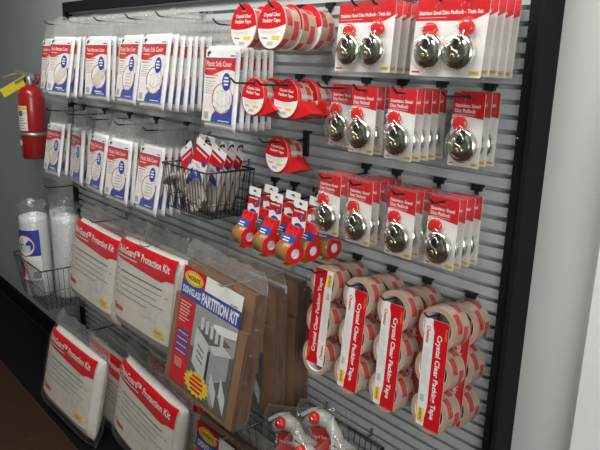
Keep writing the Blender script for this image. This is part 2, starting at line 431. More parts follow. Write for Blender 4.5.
def bag_film(mb, wd, ztop, zhead, zbot, t, m_body, m_head, seed, nx=16, nz=26, hole=None, wr=0.003):
    """a bag: header sheets pressed together at the top, swelling round what it holds"""
    n = (nx + 1) * (nz + 1); vs = []; fb = []; fh = []
    for side in (-1, 1):
        for j in range(nz + 1):
            z = zbot + (ztop - zbot) * j / nz
            for i in range(nx + 1):
                u = -1 + 2 * i / nx
                ex = 1 - abs(u) ** 7
                s = (z - zbot) / max(1e-6, zhead - zbot)
                ez = min(1, s * 9) ** .5 if s < .5 else max(0.0, min(1, (1.0 - s) * 6 + 0.02)) ** .6
                T = max(0.0007, t * max(0, ex) ** 0.5 * ez)
                head = max(0, min(1, (z - zhead) / max(1e-6, ztop - zhead)))
                x = u * wd / 2
                nz_ = mnoise.noise(Vector((x * 26, seed * 7.3, z * 26)))
                n2 = mnoise.noise(Vector((x * 14, seed * 3.1 + 9, z * 14)))
                y = side * T + nz_ * wr * (0.4 + 1.6 * head) + n2 * wr * 2.4 * head
                zz = z + head * (mnoise.noise(Vector((x * 16, seed * 5.7, 2.0))) * 0.012)
                vs.append((x * (1 - .12 * head ** 2), y, zz))
    for j in range(nz):
        z = zbot + (ztop - zbot) * (j + .5) / nz
        F = fh if z > zhead else fb
        for i in range(nx):
            a = j * (nx + 1) + i; q = (a, a + 1, a + nx + 2, a + nx + 1)
            F.append(q)
            if F is fb or True: F.append(tuple(n + k for k in q[::-1]))
        a = j * (nx + 1); F.append((a, a + nx + 1, n + a + nx + 1, n + a)); a += nx; F.append((a + nx + 1, a, n + a, n + a + nx + 1))
    o = len(mb.v); mb.v += vs
    for F, m in ((fb, m_body), (fh, m_head)):
        for f in F: mb.f.append(tuple(o + k for k in f)); mb.m.append(mb.mi(m)); mb.smooth.append(True)

def lines(b, m, x0, z0, wd, n, dz, y, h=0.0018, jag=(1, .8, .9, .6, .95, .7)):
    for i in range(n): b.plate(rect(x0, z0 - i * dz, x0 + wd * jag[i % len(jag)], z0 - i * dz + h), m, y)

def wave(x0, x1, za, amp, n=10):
    return [(x0 + (x1 - x0) * i / n, za + amp * math.sin(i / n * PI * 1.6 + .2)) for i in range(n + 1)]

def cover_label(title, kind, y):
    """printed card, top centre at local x 0, z -0.072"""
    b = MB(); W, H = 0.158, 0.212; x0, zt = -W / 2 - .002, -0.072; zb = zt - H
    e = 0.0003
    P = lambda u, v: (x0 + u * W, zb + v * H)
    b.plate(rect(x0, zb, x0 + W, zt), WHITE, y, thick=0.0006)
    b.plate([P(0, .885), P(0, .865), P(1, .865), P(1, .885)], BLUE, y - e)
    top = [P(0, .87), P(1, .87)]; wv = [P(1 - i / 10, .70 + .035 * math.sin(i / 10 * PI * 1.7 + .3) - .02 * i / 10) for i in range(11)]
    b.plate([top[0]] + wv[::-1] + [top[1]], RED, y - 2 * e)
    b.text(title, WHITE, *P(.05, .765), W * .84, H * .072, y - 3 * e, 0.01)
    b.plate(rect(*P(.05, .722), *P(.36, .736)), PAPER, y - 3 * e)
    b.plate([P(.05, .90), P(.05, .96), P(.10, .965), P(.10, .90)], BLUE, y - e); b.plate([P(.08, .925), P(.08, .97), P(.17, .97), P(.17, .94)], BLACKP, y - 2 * e)
    b.plate([P(.82, .905), P(.96, .905), P(.96, .922), P(.82, .922)], BLACKP, y - e)
    lines(b, RED, *P(.04, .64), W * .42, 2, H * .04, y - e, .0026)
    lines(b, GREYP, *P(.05, .555), W * .34, 6, H * .033, y - e)
    # blue corner
    if kind == 'mattress': cor = [P(.30, 0)] + [P(.30 + .08 * i / 5, .02 + .13 * i / 5) for i in range(6)] + [P(.55, .17), P(.85, .32), P(1, .48), P(1, 0)]
    else: cor = [P(.30, 0), P(.34, .10), P(.45, .16), P(.7, .12), P(.90, .30), P(1, .42), P(1, 0)]
    b.plate(cor, BLUE, y - e)
    cx, cz = P(.64, .33)
    b.plate(ell(cx, cz, W * .34, H * .215, 28), RED, y - 2 * e); b.plate(ell(cx + W * .012, cz, W * .315, H * .20, 28), WHITE, y - 3 * e)
    # little drawing of the furniture
    if kind == 'mattress':
        q = [(-.30, -.06), (.08, .17), (.34, .06), (-.02, -.19)]
        b.plate([(cx + u * W, cz + v * H) for u, v in q], GREYP, y - 4 * e); b.plate([(cx + u * W * .95, cz + v * H * .95) for u, v in q], PAPER, y - 5 * e)
        q = [(-.30, -.06), (-.02, -.19), (-.02, -.235), (-.30, -.10)]
        b.plate([(cx + u * W, cz + v * H) for u, v in q], LGREYP, y - 5 * e)
        for i in range(5):
            for j in range(3):
                u = -.2 + .085 * i + .08 * j; v = -.045 + .045 * i - .045 * j
                b.plate(ell(cx + u * W, cz + v * H, .0025, .0016, 6), GREYP, y - 6 * e)
        b.plate(rect(*P(.47, .05), *P(.80, .075)), WHITE, y - 2 * e)
    elif kind == 'sofa':
        b.plate([(cx + u * W, cz + v * H) for u, v in [(-.30, -.10), (-.26, .06), (.0, .12), (.27, .04), (.30, -.12), (.02, -.21)]], GREYP, y - 4 * e)
        b.plate([(cx + u * W * .96, cz + v * H * .96) for u, v in [(-.30, -.10), (-.26, .06), (.0, .12), (.27, .04), (.30, -.12), (.02, -.21)]], WHITE, y - 5 * e)
        for a, c in (((-.28, -.02), (.02, -.12)), ((.02, -.12), (.29, -.03)), ((.02, -.21), (.02, .11)), ((-.13, .09), (-.12, -.16)), ((.15, .08), (.16, -.15))):
            p = Vector((cx + a[0] * W, 0, cz + a[1] * H)); q = Vector((cx + c[0] * W, 0, cz + c[1] * H)); d = (q - p).normalized() * .0006
            b.plate([(p.x - d.z, p.z + d.x), (p.x + d.z, p.z - d.x), (q.x + d.z, q.z - d.x), (q.x - d.z, q.z + d.x)], GREYP, y - 6 * e)
    else:
        b.plate([(cx + u * W, cz + v * H) for u, v in [(-.14, -.2), (-.17, -.02), (-.08, .17), (.14, .14), (.19, -.04), (.15, -.20)]], GREYP, y - 4 * e)
        b.plate([(cx + u * W * .93, cz + v * H * .95) for u, v in [(-.14, -.2), (-.17, -.02), (-.08, .17), (.14, .14), (.19, -.04), (.15, -.20)]], WHITE, y - 5 * e)
        for v in (-.14, -.09, -.04, .01, .06): b.plate(rect(cx - .11 * W, cz + v * H, cx + .12 * W, cz + v * H + .003), GREYP, y - 6 * e)
    cx, cz = P(.76, .565)
    b.plate(ell(cx, cz, W * .135, H * .12, 20), BLUE, y - 7 * e)
    for q, v in ((.06, .04), (.085, -.005), (.065, -.05)): b.plate(rect(cx - W * q, cz + v * H, cx + W * q, cz + v * H + .005), WHITE, y - 8 * e)
    # barcode
    for i in range(7): b.plate(rect(*P(.06 + i * .022, .03), *P(.06 + i * .022 + (.013 if i % 3 else .018), .13)), GREYP, y - e)
    b.plate(rect(*P(.55, .02), *P(.92, .032)), WHITE, y - 2 * e)
    return b

BAGW, BAGT = 0.196, 0.0100
film_meshes = {}
def make_cover_bag(title, kind, seed, label, group):
    t = thing('cover_bag', (0, 0, 0), label, 'furniture cover', group)
    b = MB(); pillow(b, 0.166, -0.308, -0.062, BAGT, FOLDED, px=8, pz=7, wr=0.0012, seed=seed, nx=14); b.build('folded_cover', t)
    cover_label(title, kind, -BAGT - 0.0016).build('printed_card', t)
    b = MB(); bag_film(b, BAGW, 0.013, -0.060, -0.326, BAGT + 0.0030, FILM, HAZE, seed); b.build('plastic_bag', t)
    return t

bag_protos = {}
def bag_stack(x, k, yf, n, title, kind, what, yaw=0, tilt=-8, dz=0, pitch=0.0235):
    """n bags on one hook, the front one at depth yf"""
    group = 'plastic furniture covers hanging in bags'
    for i in range(n):
        y = yf + i * pitch
        if y > -0.016: break
        seed = hash_int(title, i)
        lab = (f'{what}, front bag of its hook' if i == 0 else f'{what}, {ORD[i]} bag from the front')
        tl = tilt * (1 - 0.75 * i / max(1, n)); fade = 1 - i / max(1, n - 1) if n > 1 else 1
        ya = yaw * fade + rnd.uniform(-.7, .7)
        rot = (R(tl), R(rnd.uniform(-.8, .8)), R(ya)); loc = (x + rnd.uniform(-.004, .004), y, hz(k) + dz + rnd.uniform(-.003, .003))
        key = (title, kind, i % 2)
        if key not in bag_protos:
            bag_protos[key] = make_cover_bag(title, kind, 3 + len(bag_protos), lab, group)
            o = bag_protos[key]; o.location = loc; o.rotation_euler = rot
        else:
            o = dup(bag_protos[key], loc, rot, lab, group)
def hash_int(s, i): return sum(ord(c) for c in s) % 17 + i

MT, CH, SF = 'Twin Mattress Cover', 'Plastic Chair Cover', 'Plastic Sofa Cover'
row1 = [(-2.255, -.140, 4, 'King Mattress Cover', 'mattress', 'white mattress cover at far left of top row', 2, -7),
        (-1.990, -.185, 6, MT, 'mattress', 'white mattress cover second from left, top row', 8, -10),
        (-1.732, -.154, 6, MT, 'mattress', 'white mattress cover third from left, top row', 6, -5),
        (-1.465, -.140, 5, CH, 'chair', 'plastic chair cover in top row', -4, -9),
        (-1.245, -.158, 7, SF, 'sofa', 'plastic sofa cover beside the chair cover, top row', 1, -9),
        (-0.905, -.134, 6, SF, 'sofa', 'plastic sofa cover below clear tape rolls, top row', 0, -5)]
row2 = [(-2.304, -.119, 3, 'Full Mattress Cover', 'mattress', 'white mattress cover at far left, second row', 2, -10),
        (-2.07, -.115, 3, 'Full Mattress Cover', 'chair', 'turned mattress cover second from left, second row', -7, -6),
        (-1.823, -.116, 3, CH, 'chair', 'plastic chair cover third from left, second row', -4, -10),
        (-1.589, -.142, 5, SF, 'chair', 'plastic cover fourth from left, second row', 2, -8),
        (-1.360, -.122, 5, SF, 'chair', 'plastic cover beside the wire glove basket', -1, -11)]
for r_, k in ((row1, 0), (row2, 12)):
    for (x, yf, n, title, kind, what, yaw, tilt) in r_:
        if 'below clear' in what: k = 1
        bag_stack(x, k, yf, n, title, kind, what, yaw, tilt, dz=0.004)
        hook(x, k, 0.172, 'black peg hook of the ' + what.replace('white ', '').replace('plastic ', ''))

# ------------------------------------------------------------------ padlock cards
def blister_shell(b, wd, z0, z1, bulges, m):
    """flange with raised walls and rounded bulges"""
    fl = rrect(-wd / 2 - .009, z0 - .006, wd / 2 + .009, z1 + .004, .004)
    b.plate(fl, m, -0.0065, thick=0.0125)
    for (cx, cz, r, d) in bulges:
        b.lathe([(r + .006, -.0045), (r + .003, -d * .75), (r - .002, -d), (r * .5, -d - .0015), (0.0005, -d - .0015)], m, 24, 'y', (cx, 0, cz))

def padlock(parent, cx, cz, big=1.0):
    b = MB()
    b.lathe([(0.0005, -.0245), (.012, -.0243), (.020, -.0232), (.0245, -.0212), (.0262, -.0192), (.0285, -.0188), (.0315, -.0172), (.034, -.0140), (.035, -.010), (.0345, -.005), (.032, -.002), (.0005, -.002)], CHROME, 40, 'y')
    # S-shaped ridge round the shackle opening
    b.tube([(.004, -.0205, .029), (-.009, -.0228, .024), (-.0125, -.0238, .014), (-.007, -.0246, .004), (.005, -.0248, -.001), (.010, -.0246, -.008), (.007, -.0243, -.016)], [.0010, .0014, .0016, .0017, .0017, .0015, .0008], CHROME, 8)
    o = b.build('padlock', parent, (cx, 0, cz))
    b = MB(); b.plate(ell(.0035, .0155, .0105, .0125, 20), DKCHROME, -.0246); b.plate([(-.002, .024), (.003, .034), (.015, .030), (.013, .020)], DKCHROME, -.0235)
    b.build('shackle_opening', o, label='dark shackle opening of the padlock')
    b = MB(); b.tube([(-.006, -.025, .016), (-.002, -.0262, .023), (.006, -.0265, .024), (.011, -.0262, .017), (.010, -.0255, .009)], .0026, CHROME, 8)
    b.build('shackle', o)
    b = MB(); b.lathe([(.0005, -.0268), (.0034, -.0268), (.0044, -.0262), (.0046, -.024)], BRASS, 16, 'y', (-.003, 0, -.009)); b.plate(rect(-.0036, -.0115, -.0024, -.0065), DKCHROME, -.027)
    b.build('keyhole', o, label='brass keyhole plug of the padlock')
    return o

def key_tag(parent, cx, cz, ang):
    b = MB(); b.lathe([(.0005, -.0145), (.0145, -.0145), (.0155, -.0138), (.0157, -.010), (.0150, -.006), (.0005, -.006)], REDPL, 24, 'y')
    o = b.build('key_tag', parent, (cx, 0, cz), (0, 0, R(8)))
    b = MB(); d = Vector((math.cos(ang), 0, math.sin(ang)))
    b.tube([tuple(d * .004 + Vector((0, -.0165, 0))), tuple(d * .025 + Vector((0, -.0165, 0)))], .0017, CHROME, 6)
    b.tube([(-.012, -.014, .007), (-.018, -.016, .006), (-.016, -.018, .001), (-.011, -.016, .001)], .0011, CHROME, 6)
    b.build('key', o, label='small steel key under the red tag')

def slot_hole(cx, cz, w2=.0095, h2=.0038):
    return [(cx - w2, cz - h2), (cx - w2, cz + h2 * .6), (cx - w2 * .4, cz + h2 * .7), (cx - w2 * .25, cz + h2 * 1.6), (cx + w2 * .25, cz + h2 * 1.6), (cx + w2 * .4, cz + h2 * .7), (cx + w2, cz + h2 * .6), (cx + w2, cz - h2)]

def make_single_lock(label, group):
    t = thing('padlock_card', (0, 0, 0), label, 'padlock', group)
    W, zt, zb = .078, .010, -.137; e = .0003
    b = MB(); hole = slot_hole(0, -.001)
    b.plate(rrect(-W / 2, zb, W / 2, zt, .003), WHITE, 0, [hole], .0008)
    head = [(-W / 2 + .0002, -.034)] + [(-W / 2 + W * i / 8, -.034 - .006 * (i / 8) ** 1.6) for i in range(9)] + [(W / 2 - .0002, zt - .002), (W / 2 - .002, zt), (-W / 2 + .002, zt), (-W / 2 + .0002, zt - .002)]
    b.plate(head, RED, -e, [hole])
    b.text('Stainless Steel', WHITE, -.033, -.0185, .062, .0072, -2 * e, 0.025); b.text('Disc Padlock', WHITE, -.033, -.0290, .052, .0078, -2 * e, 0.025)
    b.plate(rect(-.033, -.0332, .018, -.0322), LGREYP, -2 * e)
    b.plate(rect(.019, -.133, .036, -.127), YEL, -e); b.plate(rect(.022, -.1312, .033, -.129), ORANGE, -2 * e)
    b.plate(rect(-.036, -.1335, -.024, -.1305), RED, -e)
    b.build('printed_card', t)
    padlock(t, 0.001, -.094); key_tag(t, -.012, -.051, R(-38))
    b = MB(); blister_shell(b, W, zb, zt, [(0.001, -.094, .036, .0275), (-.012, -.051, .016, .017)], BLIST); b.build('blister', t)
    return t
def make_twin_lock(label, group):
    t = thing('twin_padlock_card', (0, 0, 0), label, 'padlock', group)
    W, zt, zb = .170, .012, -.139; e = .0003
    b = MB(); holes = [slot_hole(-.030, -.0015), slot_hole(.030, -.0015)]
    b.plate(rrect(-W / 2, zb, W / 2, zt, .003), WHITE, 0, holes, .0008)
    head = [(-W / 2 + .0002, -.030), (W / 2 - .045, -.032), (W / 2 - .03, -.030), (W / 2 - .0002, -.018), (W / 2 - .0002, zt - .002), (W / 2 - .002, zt), (-W / 2 + .002, zt), (-W / 2 + .0002, zt - .002)]
    b.plate(head, RED, -e, holes)
    b.text('Stainless Steel Disc Padlock - Twin Set', WHITE, -.078, -.0190, .150, .0080, -2 * e, 0.03)
    b.plate(rect(-.078, -.0250, -.010, -.0240), LGREYP, -2 * e)
    b.plate(rect(.058, -.134, .081, -.126), YEL, -e); b.plate(rect(.062, -.1315, .077, -.1285), GREYP, -2 * e)
    b.plate(rect(-.08, -.1335, -.060, -.1300), RED, -e)
    b.build('printed_card', t)
    padlock(t, -.036, -.092); padlock(t, .036, -.092); key_tag(t, -.040, -.050, R(-80)); key_tag(t, .045, -.046, R(-100))
    b = MB(); blister_shell(b, W, zb, zt, [(-.036, -.092, .036, .0275), (.036, -.092, .036, .0275), (-.040, -.050, .015, .018), (.045, -.046, .015, .018)], BLIST); b.build('blister', t)
    return t
lock_proto = {}
def lock_stack(maker, x, k, yf, n, what, group, pitch=.0262, dz=0, yaw=0, zfix=None):
    if maker is make_single_lock: dz -= .003
    for i in range(n):
        lab = f'{what}, front card' if i == 0 else f'{what}, {ORD[i]} card from the front'
        loc = (x + rnd.uniform(-.002, .002), yf + i * pitch, hz(k) + dz + rnd.uniform(-.0015, .0015)); rot = (R((-1.5 if maker is make_single_lock else -4.5) + .3 * i), R(rnd.uniform(-.6, .6)), R(yaw + rnd.uniform(-1, 1)))
        if maker not in lock_proto:
            o = lock_proto[maker] = maker(lab, group); o.location = loc; o.rotation_euler = rot
        else: o = dup(lock_proto[maker], loc, rot, lab, group)
        o.scale = (1.03, 1.0, 1.06) if maker is make_single_lock else (1.06, 1.0, 1.03)
G1 = 'single disc padlocks on red cards'; G2 = 'twin disc padlock cards in the top row'
for x, k, yf, n, what in [(-.457, 6, -.085, 2, 'disc padlock card set back at left of the middle row'),
                          (-.334, 6, -.132, 3, 'disc padlock card on second hook of the middle row'),
                          (-.215, 6, -.137, 5, 'disc padlock card on third hook of the middle row'),
                          (-.085, 6, -.076, 3, 'disc padlock card set back at right of middle row'),
                          (-.441, 13, -.133, 3, 'disc padlock card at left of the lower padlock row'),
                          (-.334, 13, -.131, 5, 'disc padlock card second in the lower padlock row'),
                          (-.200, 13, -.131, 4, 'disc padlock card third in the lower padlock row'),
                          (-.094, 13, -.118, 4, 'disc padlock card rightmost in the lower padlock row')]:
    lock_stack(make_single_lock, x, k, yf, n, what, G1)
    hook(x, k, .165, 'black peg hook holding the ' + what.replace('disc ', ''))
for x, n, what, sd in [(-.354, 4, 'twin disc padlock card nearer the tape rolls', 'left'), (-.112, 5, 'twin disc padlock card nearer the black post', 'right')]:
    lock_stack(make_twin_lock, x, 0, -.122, n, what, G2, .0265, dz=-.008)
    for dx, s in ((-.0318, 'left'), (.0318, 'right')):
        hook(x + dx, 0, .135, f'black peg hook through the {s} hole of the ' + what.replace('disc ', '').replace(' card', ' set'))

# ------------------------------------------------------------------ clear tape rolls
def tape_matf(n, seed=0):
    def f(i, k):
        a = (k * 36 // n + seed) % 36
        if i == 1 or i == 2: return TAPERED if (a % 9) in (0, 1, 2, 3, 4) else TAPE
        if i == 4 or i == 5: return TAPERED if ((a + 4) % 9) in (0, 1, 2, 3, 4) else TAPE
        if i == 3 and a % 12 in (5, 6, 7): return TAPEPALE
        return TAPE
    return f
def roll_mesh(b, r, wd, c, axis='y', rc=.038, seed=0, n=48, side=TAPESIDE, front_side=True):
    h0, h1 = (0, wd) if axis == 'y' else (-wd / 2, wd / 2)
    hs = [h0 + (h1 - h0) * q for q in (0, .12, .30, .46, .56, .74, .90, 1)]
    b.lathe([(r, h) for h in hs], TAPE, n, axis, c, tape_matf(n, seed))
    b.lathe([(r, h0), (rc + .002, h0)], side, n, axis, c); b.lathe([(rc + .002, h1), (r, h1)], side, n, axis, c)
def core_mesh(b, wd, c, axis='y', rc=.038, n=36, m=CORE):
    h0, h1 = (0, wd) if axis == 'y' else (-wd / 2, wd / 2)
    b.lathe([(rc + .002, h0), (rc, h0), (rc, h1), (rc + .002, h1)], m, n, axis, c)

def round_label(b, r, cz, y, hole_z, rz=None, small=False):
    """red-over-white round card with a hang hole"""
    e = .0003; rz = rz or r; n = 40
    hole = [(-.010, hole_z - .003), (.010, hole_z - .003), (.009, hole_z + .001), (.003, hole_z + .003), (0, hole_z + .0055), (-.003, hole_z + .003), (-.009, hole_z + .001)]
    b.plate(ell(0, cz, r, rz, n), WHITE, y, [hole], .0008)
    a0, a1 = .02, PI + .12
    arc = [(r * .999 * math.cos(a0 + (a1 - a0) * i / 24), cz + rz * .999 * math.sin(a0 + (a1 - a0) * i / 24)) for i in range(25)]
    xs, zs = arc[-1]; xe, ze = arc[0]
    bot = [(xs + (xe - xs) * i / 8, zs + (ze - zs) * i / 8 - .006 * math.sin(PI * i / 8)) for i in range(1, 8)]
    b.plate(arc + bot, RED, y - e, [hole])
    sc = r / .056
    b.text('Crystal Clear', WHITE, -.034 * sc, cz + .0185 * sc, .068 * sc, .0115 * sc, y - 2 * e, 0.03)
    b.text('Packing Tape', WHITE, -.036 * sc, cz + .0040 * sc, .070 * sc, .0120 * sc, y - 2 * e, 0.03)
    lines(b, LGREYP, -.042 * sc, cz - .016 * sc, .08 * sc, 2, .004, y - e, .0012)
    b.text('Chateau', RED, -.038 * sc, cz - .034 * sc, .024 * sc, .006 * sc, y - e, 0.02)
    b.plate(rect(.004 * sc, cz - .036 * sc, .034 * sc, cz - .027 * sc), YEL, y - e)
    for i in range(6): b.plate(rect(-.014 * sc + i * .004 * sc, cz - .050 * sc, -.0118 * sc + i * .004 * sc, cz - .041 * sc), GREYP, y - e)

def make_roll(label, group):
    t = thing('clear_tape_roll', (0, 0, 0), label, 'tape roll', group)
    cz = -.042
    b = MB(); roll_mesh(b, .0525, .050, (0, .0015, cz)); b.build('tape', t)
    b = MB(); core_mesh(b, .050, (0, .0015, cz)); b.build('core', t)
    b = MB(); round_label(b, .0555, cz + .001, -.0005, -.001, .058); b.build('round_card', t)
    return t
GT = 'clear packing tape rolls in the top row'
pr_ = None
for x, what in ((-.728, 'clear tape roll on left hook of the top row'), (-.606, 'clear tape roll on right hook, above the dispensers')):
    hook(x, 0, .205, 'black peg hook carrying the ' + what)
    for i in range(3):
        lab = f'{what}, front roll with round red card' if i == 0 else f'{what}, {ORD[i]} roll back'
        loc = (x + (0, .004, .006)[i], -.197 + i * .0545, hz(0) - .002 - (0, .004, .002)[i]); rot = (R((-4, -4, -3)[i]), R((0, 6, -4)[i]), R((1, 1, 2)[i]))
        if pr_ is None: pr_ = make_roll(lab, GT); pr_.location = loc; pr_.rotation_euler = rot
        else: dup(pr_, loc, rot, lab, GT)

# red dispensers
def make_dispenser(label, group):
    t = thing('tape_dispenser', (0, 0, 0), label, 'tape dispenser', group)
    cz = -.040; r = .0485
    b = MB(); roll_mesh(b, r, .048, (0, .003, cz), seed=5); b.build('tape', t)
    b = MB(); core_mesh(b, .048, (0, .003, cz)); b.build('core', t)
    b = MB()
    b.lathe([(.044, 0), (.0515, -.002), (.0535, .002), (.0515, .006), (.044, .004)], REDPL, 48, 'y', (0, 0, cz))
    # wedge foot along the lower right of the roll
    arc = [(.0515 * math.cos(R(a)), cz + .0515 * math.sin(R(a))) for a in range(-105, -14, 10)]
    foot = arc[::-1] + [(.005, cz - .0545), (.045, cz - .0580), (.084, cz - .0560), (.062, cz - .032), (.054, cz - .016)]
    ca, sa = math.cos(R(20)), math.sin(R(20)); tw = lambda q: (q[0] * ca - (q[1] - cz) * sa, cz + q[0] * sa + (q[1] - cz) * ca)
    foot = [tw(q) for q in foot]
    b.plate(foot, REDPL, .0, thick=.0035); b.plate(foot, REDPL, .0495, thick=.003)
    strip = [(.005, cz - .0545), (.045, cz - .0580), (.084, cz - .0560), (.062, cz - .032), (.054, cz - .016)]
    strip = [tw(q) for q in strip]
    vs = [(x, 0.001, z) for x, z in strip] + [(x, .052, z) for x, z in strip]; n = len(strip)
    b.add(vs, [(i, i + 1, n + i + 1, n + i) for i in range(n - 1)], REDPL)
    for i in range(12):
        x, zz = tw((.084, cz - .056)); b.add([(x, .001 + i * .00425, zz), (x, .001 + (i + 1) * .00425, zz), (x + .005, .001 + (i + .5) * .00425, zz + .002)], [(0, 1, 2)], REDPL)
    b.build('dispenser_frame', t)
    # checkered tear strip printed on the roll
    b = MB()
    for i in range(3):
        for j in range(14):
            if (i + j) % 2: continue
            a0, a1 = R(10 + i * 4), R(14 + i * 4); y0, y1 = .003 + j * .0034, .003 + (j + 1) * .0034; rr = r + .0004
            b.add([(rr * math.cos(a0), y0, cz + rr * math.sin(a0)), (rr * math.cos(a1), y0, cz + rr * math.sin(a1)), (rr * math.cos(a1), y1, cz + rr * math.sin(a1)), (rr * math.cos(a0), y1, cz + rr * math.sin(a0))], [(0, 1, 2, 3)], WHITE)
    b.build('checkered_strip', t)
    b = MB(); round_label(b, .047, cz + .001, -.003, .001, .050); b.build('round_card', t)
    return t
GD = 'clear tape rolls in red dispensers'
dp = None
for x, k, yf, n, what in ((-.725, 6, -.160, 2, 'red tape dispenser on left hook under the clear rolls'), (-.610, 6, -.137, 2, 'red tape dispenser on right hook under clear rolls'), (-.685, 11, -.104, 1, 'lone red tape dispenser on the wall below the others')):
    hook(x, k, .235 if n == 2 else .17, 'black peg hook carrying the ' + what.replace(' under the clear rolls', ' of the pair').replace(' under clear rolls', ' of the pair').replace(' on the wall', ''), plate=.075 if n == 1 else .015)
    for i in range(n):
        lab = (f'{what}, front one' if n > 1 else what) if i == 0 else f'{what}, behind the front one'
        loc = (x + i * .006, yf + i * .060, hz(k) + .0025); rot = (R(-5 if i == 0 else -2), R(4), R(2 + 4 * i))
        if dp is None: dp = make_dispenser(lab, GD); dp.location = loc; dp.rotation_euler = rot
        else: dup(dp, loc, rot, lab, GD)

# ------------------------------------------------------------------ hand dispensers of brown tape
def make_gun(label, group):
    t = thing('brown_tape_dispenser', (0, 0, 0), label, 'tape dispenser', group)
    e = .0003
    b = MB(); W = .060; hole = slot_hole(0, .001, .008, .003)
    b.plate(rrect(-W / 2, -.072, W / 2, .012, .004), WHITE, 0, [hole], .0008)
    b.plate([(-W / 2, -.012), (W / 2, -.012), (W / 2, -.040), (.008, -.046), (-.008, -.036), (-W / 2, -.041)], RED, -e)
    b.plate(rect(-.024, -.022, .020, -.017), PAPER, -2 * e)
    b.plate(ell(.012, -.033, .0075, .0085, 16), BLUE, -2 * e); b.text('2', WHITE, .0098, -.0365, .0045, .007, -3 * e, .02)
    b.plate(ell(0, -.060, .018, .009, 16, 0, PI), BLUE, -e)
    b.build('header_card', t)
    cy, cz, r, hw = -.020, -.128, .0295, .0245
    b = MB(); b.lathe([(.0135, -hw), (r, -hw), (r, hw), (.0135, hw)], BROWN, 40, 'x', (0, cy, cz)); b.build('brown_tape', t)
    b = MB(); core_mesh(b, 2 * hw + .004, (0, cy, cz), 'x', .0125, 28, CORE)
    b.lathe([(.0125, .010), (.0005, .010)], CORE, 28, 'x', (0, cy, cz)); b.build('core', t)
    b = MB()
    # side plate: ring round the hub running up to the blade
    def side(x, th):
        ring = [(cy + .0285 * math.cos(R(a)), cz + .0285 * math.sin(R(a))) for a in range(120, 421, 12)]
        outer = ring + [(cy + .014, -.085), (.004, -.058), (-.012, -.058), (-.022, -.088)]
        hole_ = [(cy + .0135 * math.cos(R(a)), cz + .0135 * math.sin(R(a))) for a in range(0, 360, 15)]
        pls = [[Vector((p, q, 0)) for p, q in outer], [Vector((p, q, 0)) for p, q in hole_]]
        tr = tessellate_polygon(pls); fl = pls[0] + pls[1]
        for xx, s in ((x, 1), (x + th, 1)): b.add([(xx, p.x, p.y) for p in fl], [tuple(q) for q in tr], REDPL)
        for pl in pls:
            n = len(pl); b.add([(x, p.x, p.y) for p in pl] + [(x + th, p.x, p.y) for p in pl], [(i, (i + 1) % n, n + (i + 1) % n, n + i) for i in range(n)], REDPL)
    side(hw + .0005, .003); side(-hw - .0035, .003)
    b.box((0, -.0165, -.076), (2 * hw + .006, .003, .038), REDPL, (R(-24), 0, 0))
    b.box((.012, -.0160, -.0635), (.003, .004, .003), BLACKP); b.box((-.012, -.0160, -.0635), (.003, .004, .003), BLACKP)
    b.build('dispenser_frame', t)
    b = MB(); b.box((0, -.0278, -.0935), (2 * hw + .006, .0015, .026), BLUE, (R(-26), 0, 0))
    for i in range(2): b.box((-.006, -.0284 - i * .0034, -.0905 - i * .007), (.026, .0012, .0035), WHITE, (R(-26), 0, 0))
    b.build('blue_sticker', t)
    b = MB(); b.box((0.004, cy - .006, cz - .034), (.030, .018, .0012), ORANGE, (R(14), 0, 0)); b.build('tape_tab', t)
    return t
hook(-.830, 16, .08, 'short black peg hook behind the leftmost brown tape dispenser')
GG = 'brown tape hand dispensers on red frames'
gp = None
for x, n, what, yf in ((-.735, 2, 'brown tape hand dispenser on left hook beside the glove basket', -.150), (-.632, 2, 'brown tape hand dispenser on the middle hook', -.152), (-.530, 3, 'brown tape hand dispenser on right hook beside the padlocks', -.152)):
    hook(x, 16, .172, 'black peg hook carrying the ' + what.replace('brown tape ', '').replace(' beside the glove basket', ' of three').replace(' beside the padlocks', ' of three'))
    for i in range(n):
        lab = f'{what}, front one' if i == 0 else f'{what}, {ORD[i]} back'
        loc = (x + i * .004, yf + i * .056, hz(16) + .012); rot = (R(-6 + 2 * i), R((0, 3, -2)[i]), R((-4, 2, 5)[i]))
        if gp is None: gp = make_gun(lab, GG); gp.location = loc; gp.rotation_euler = rot
        else: dup(gp, loc, rot, lab, GG)

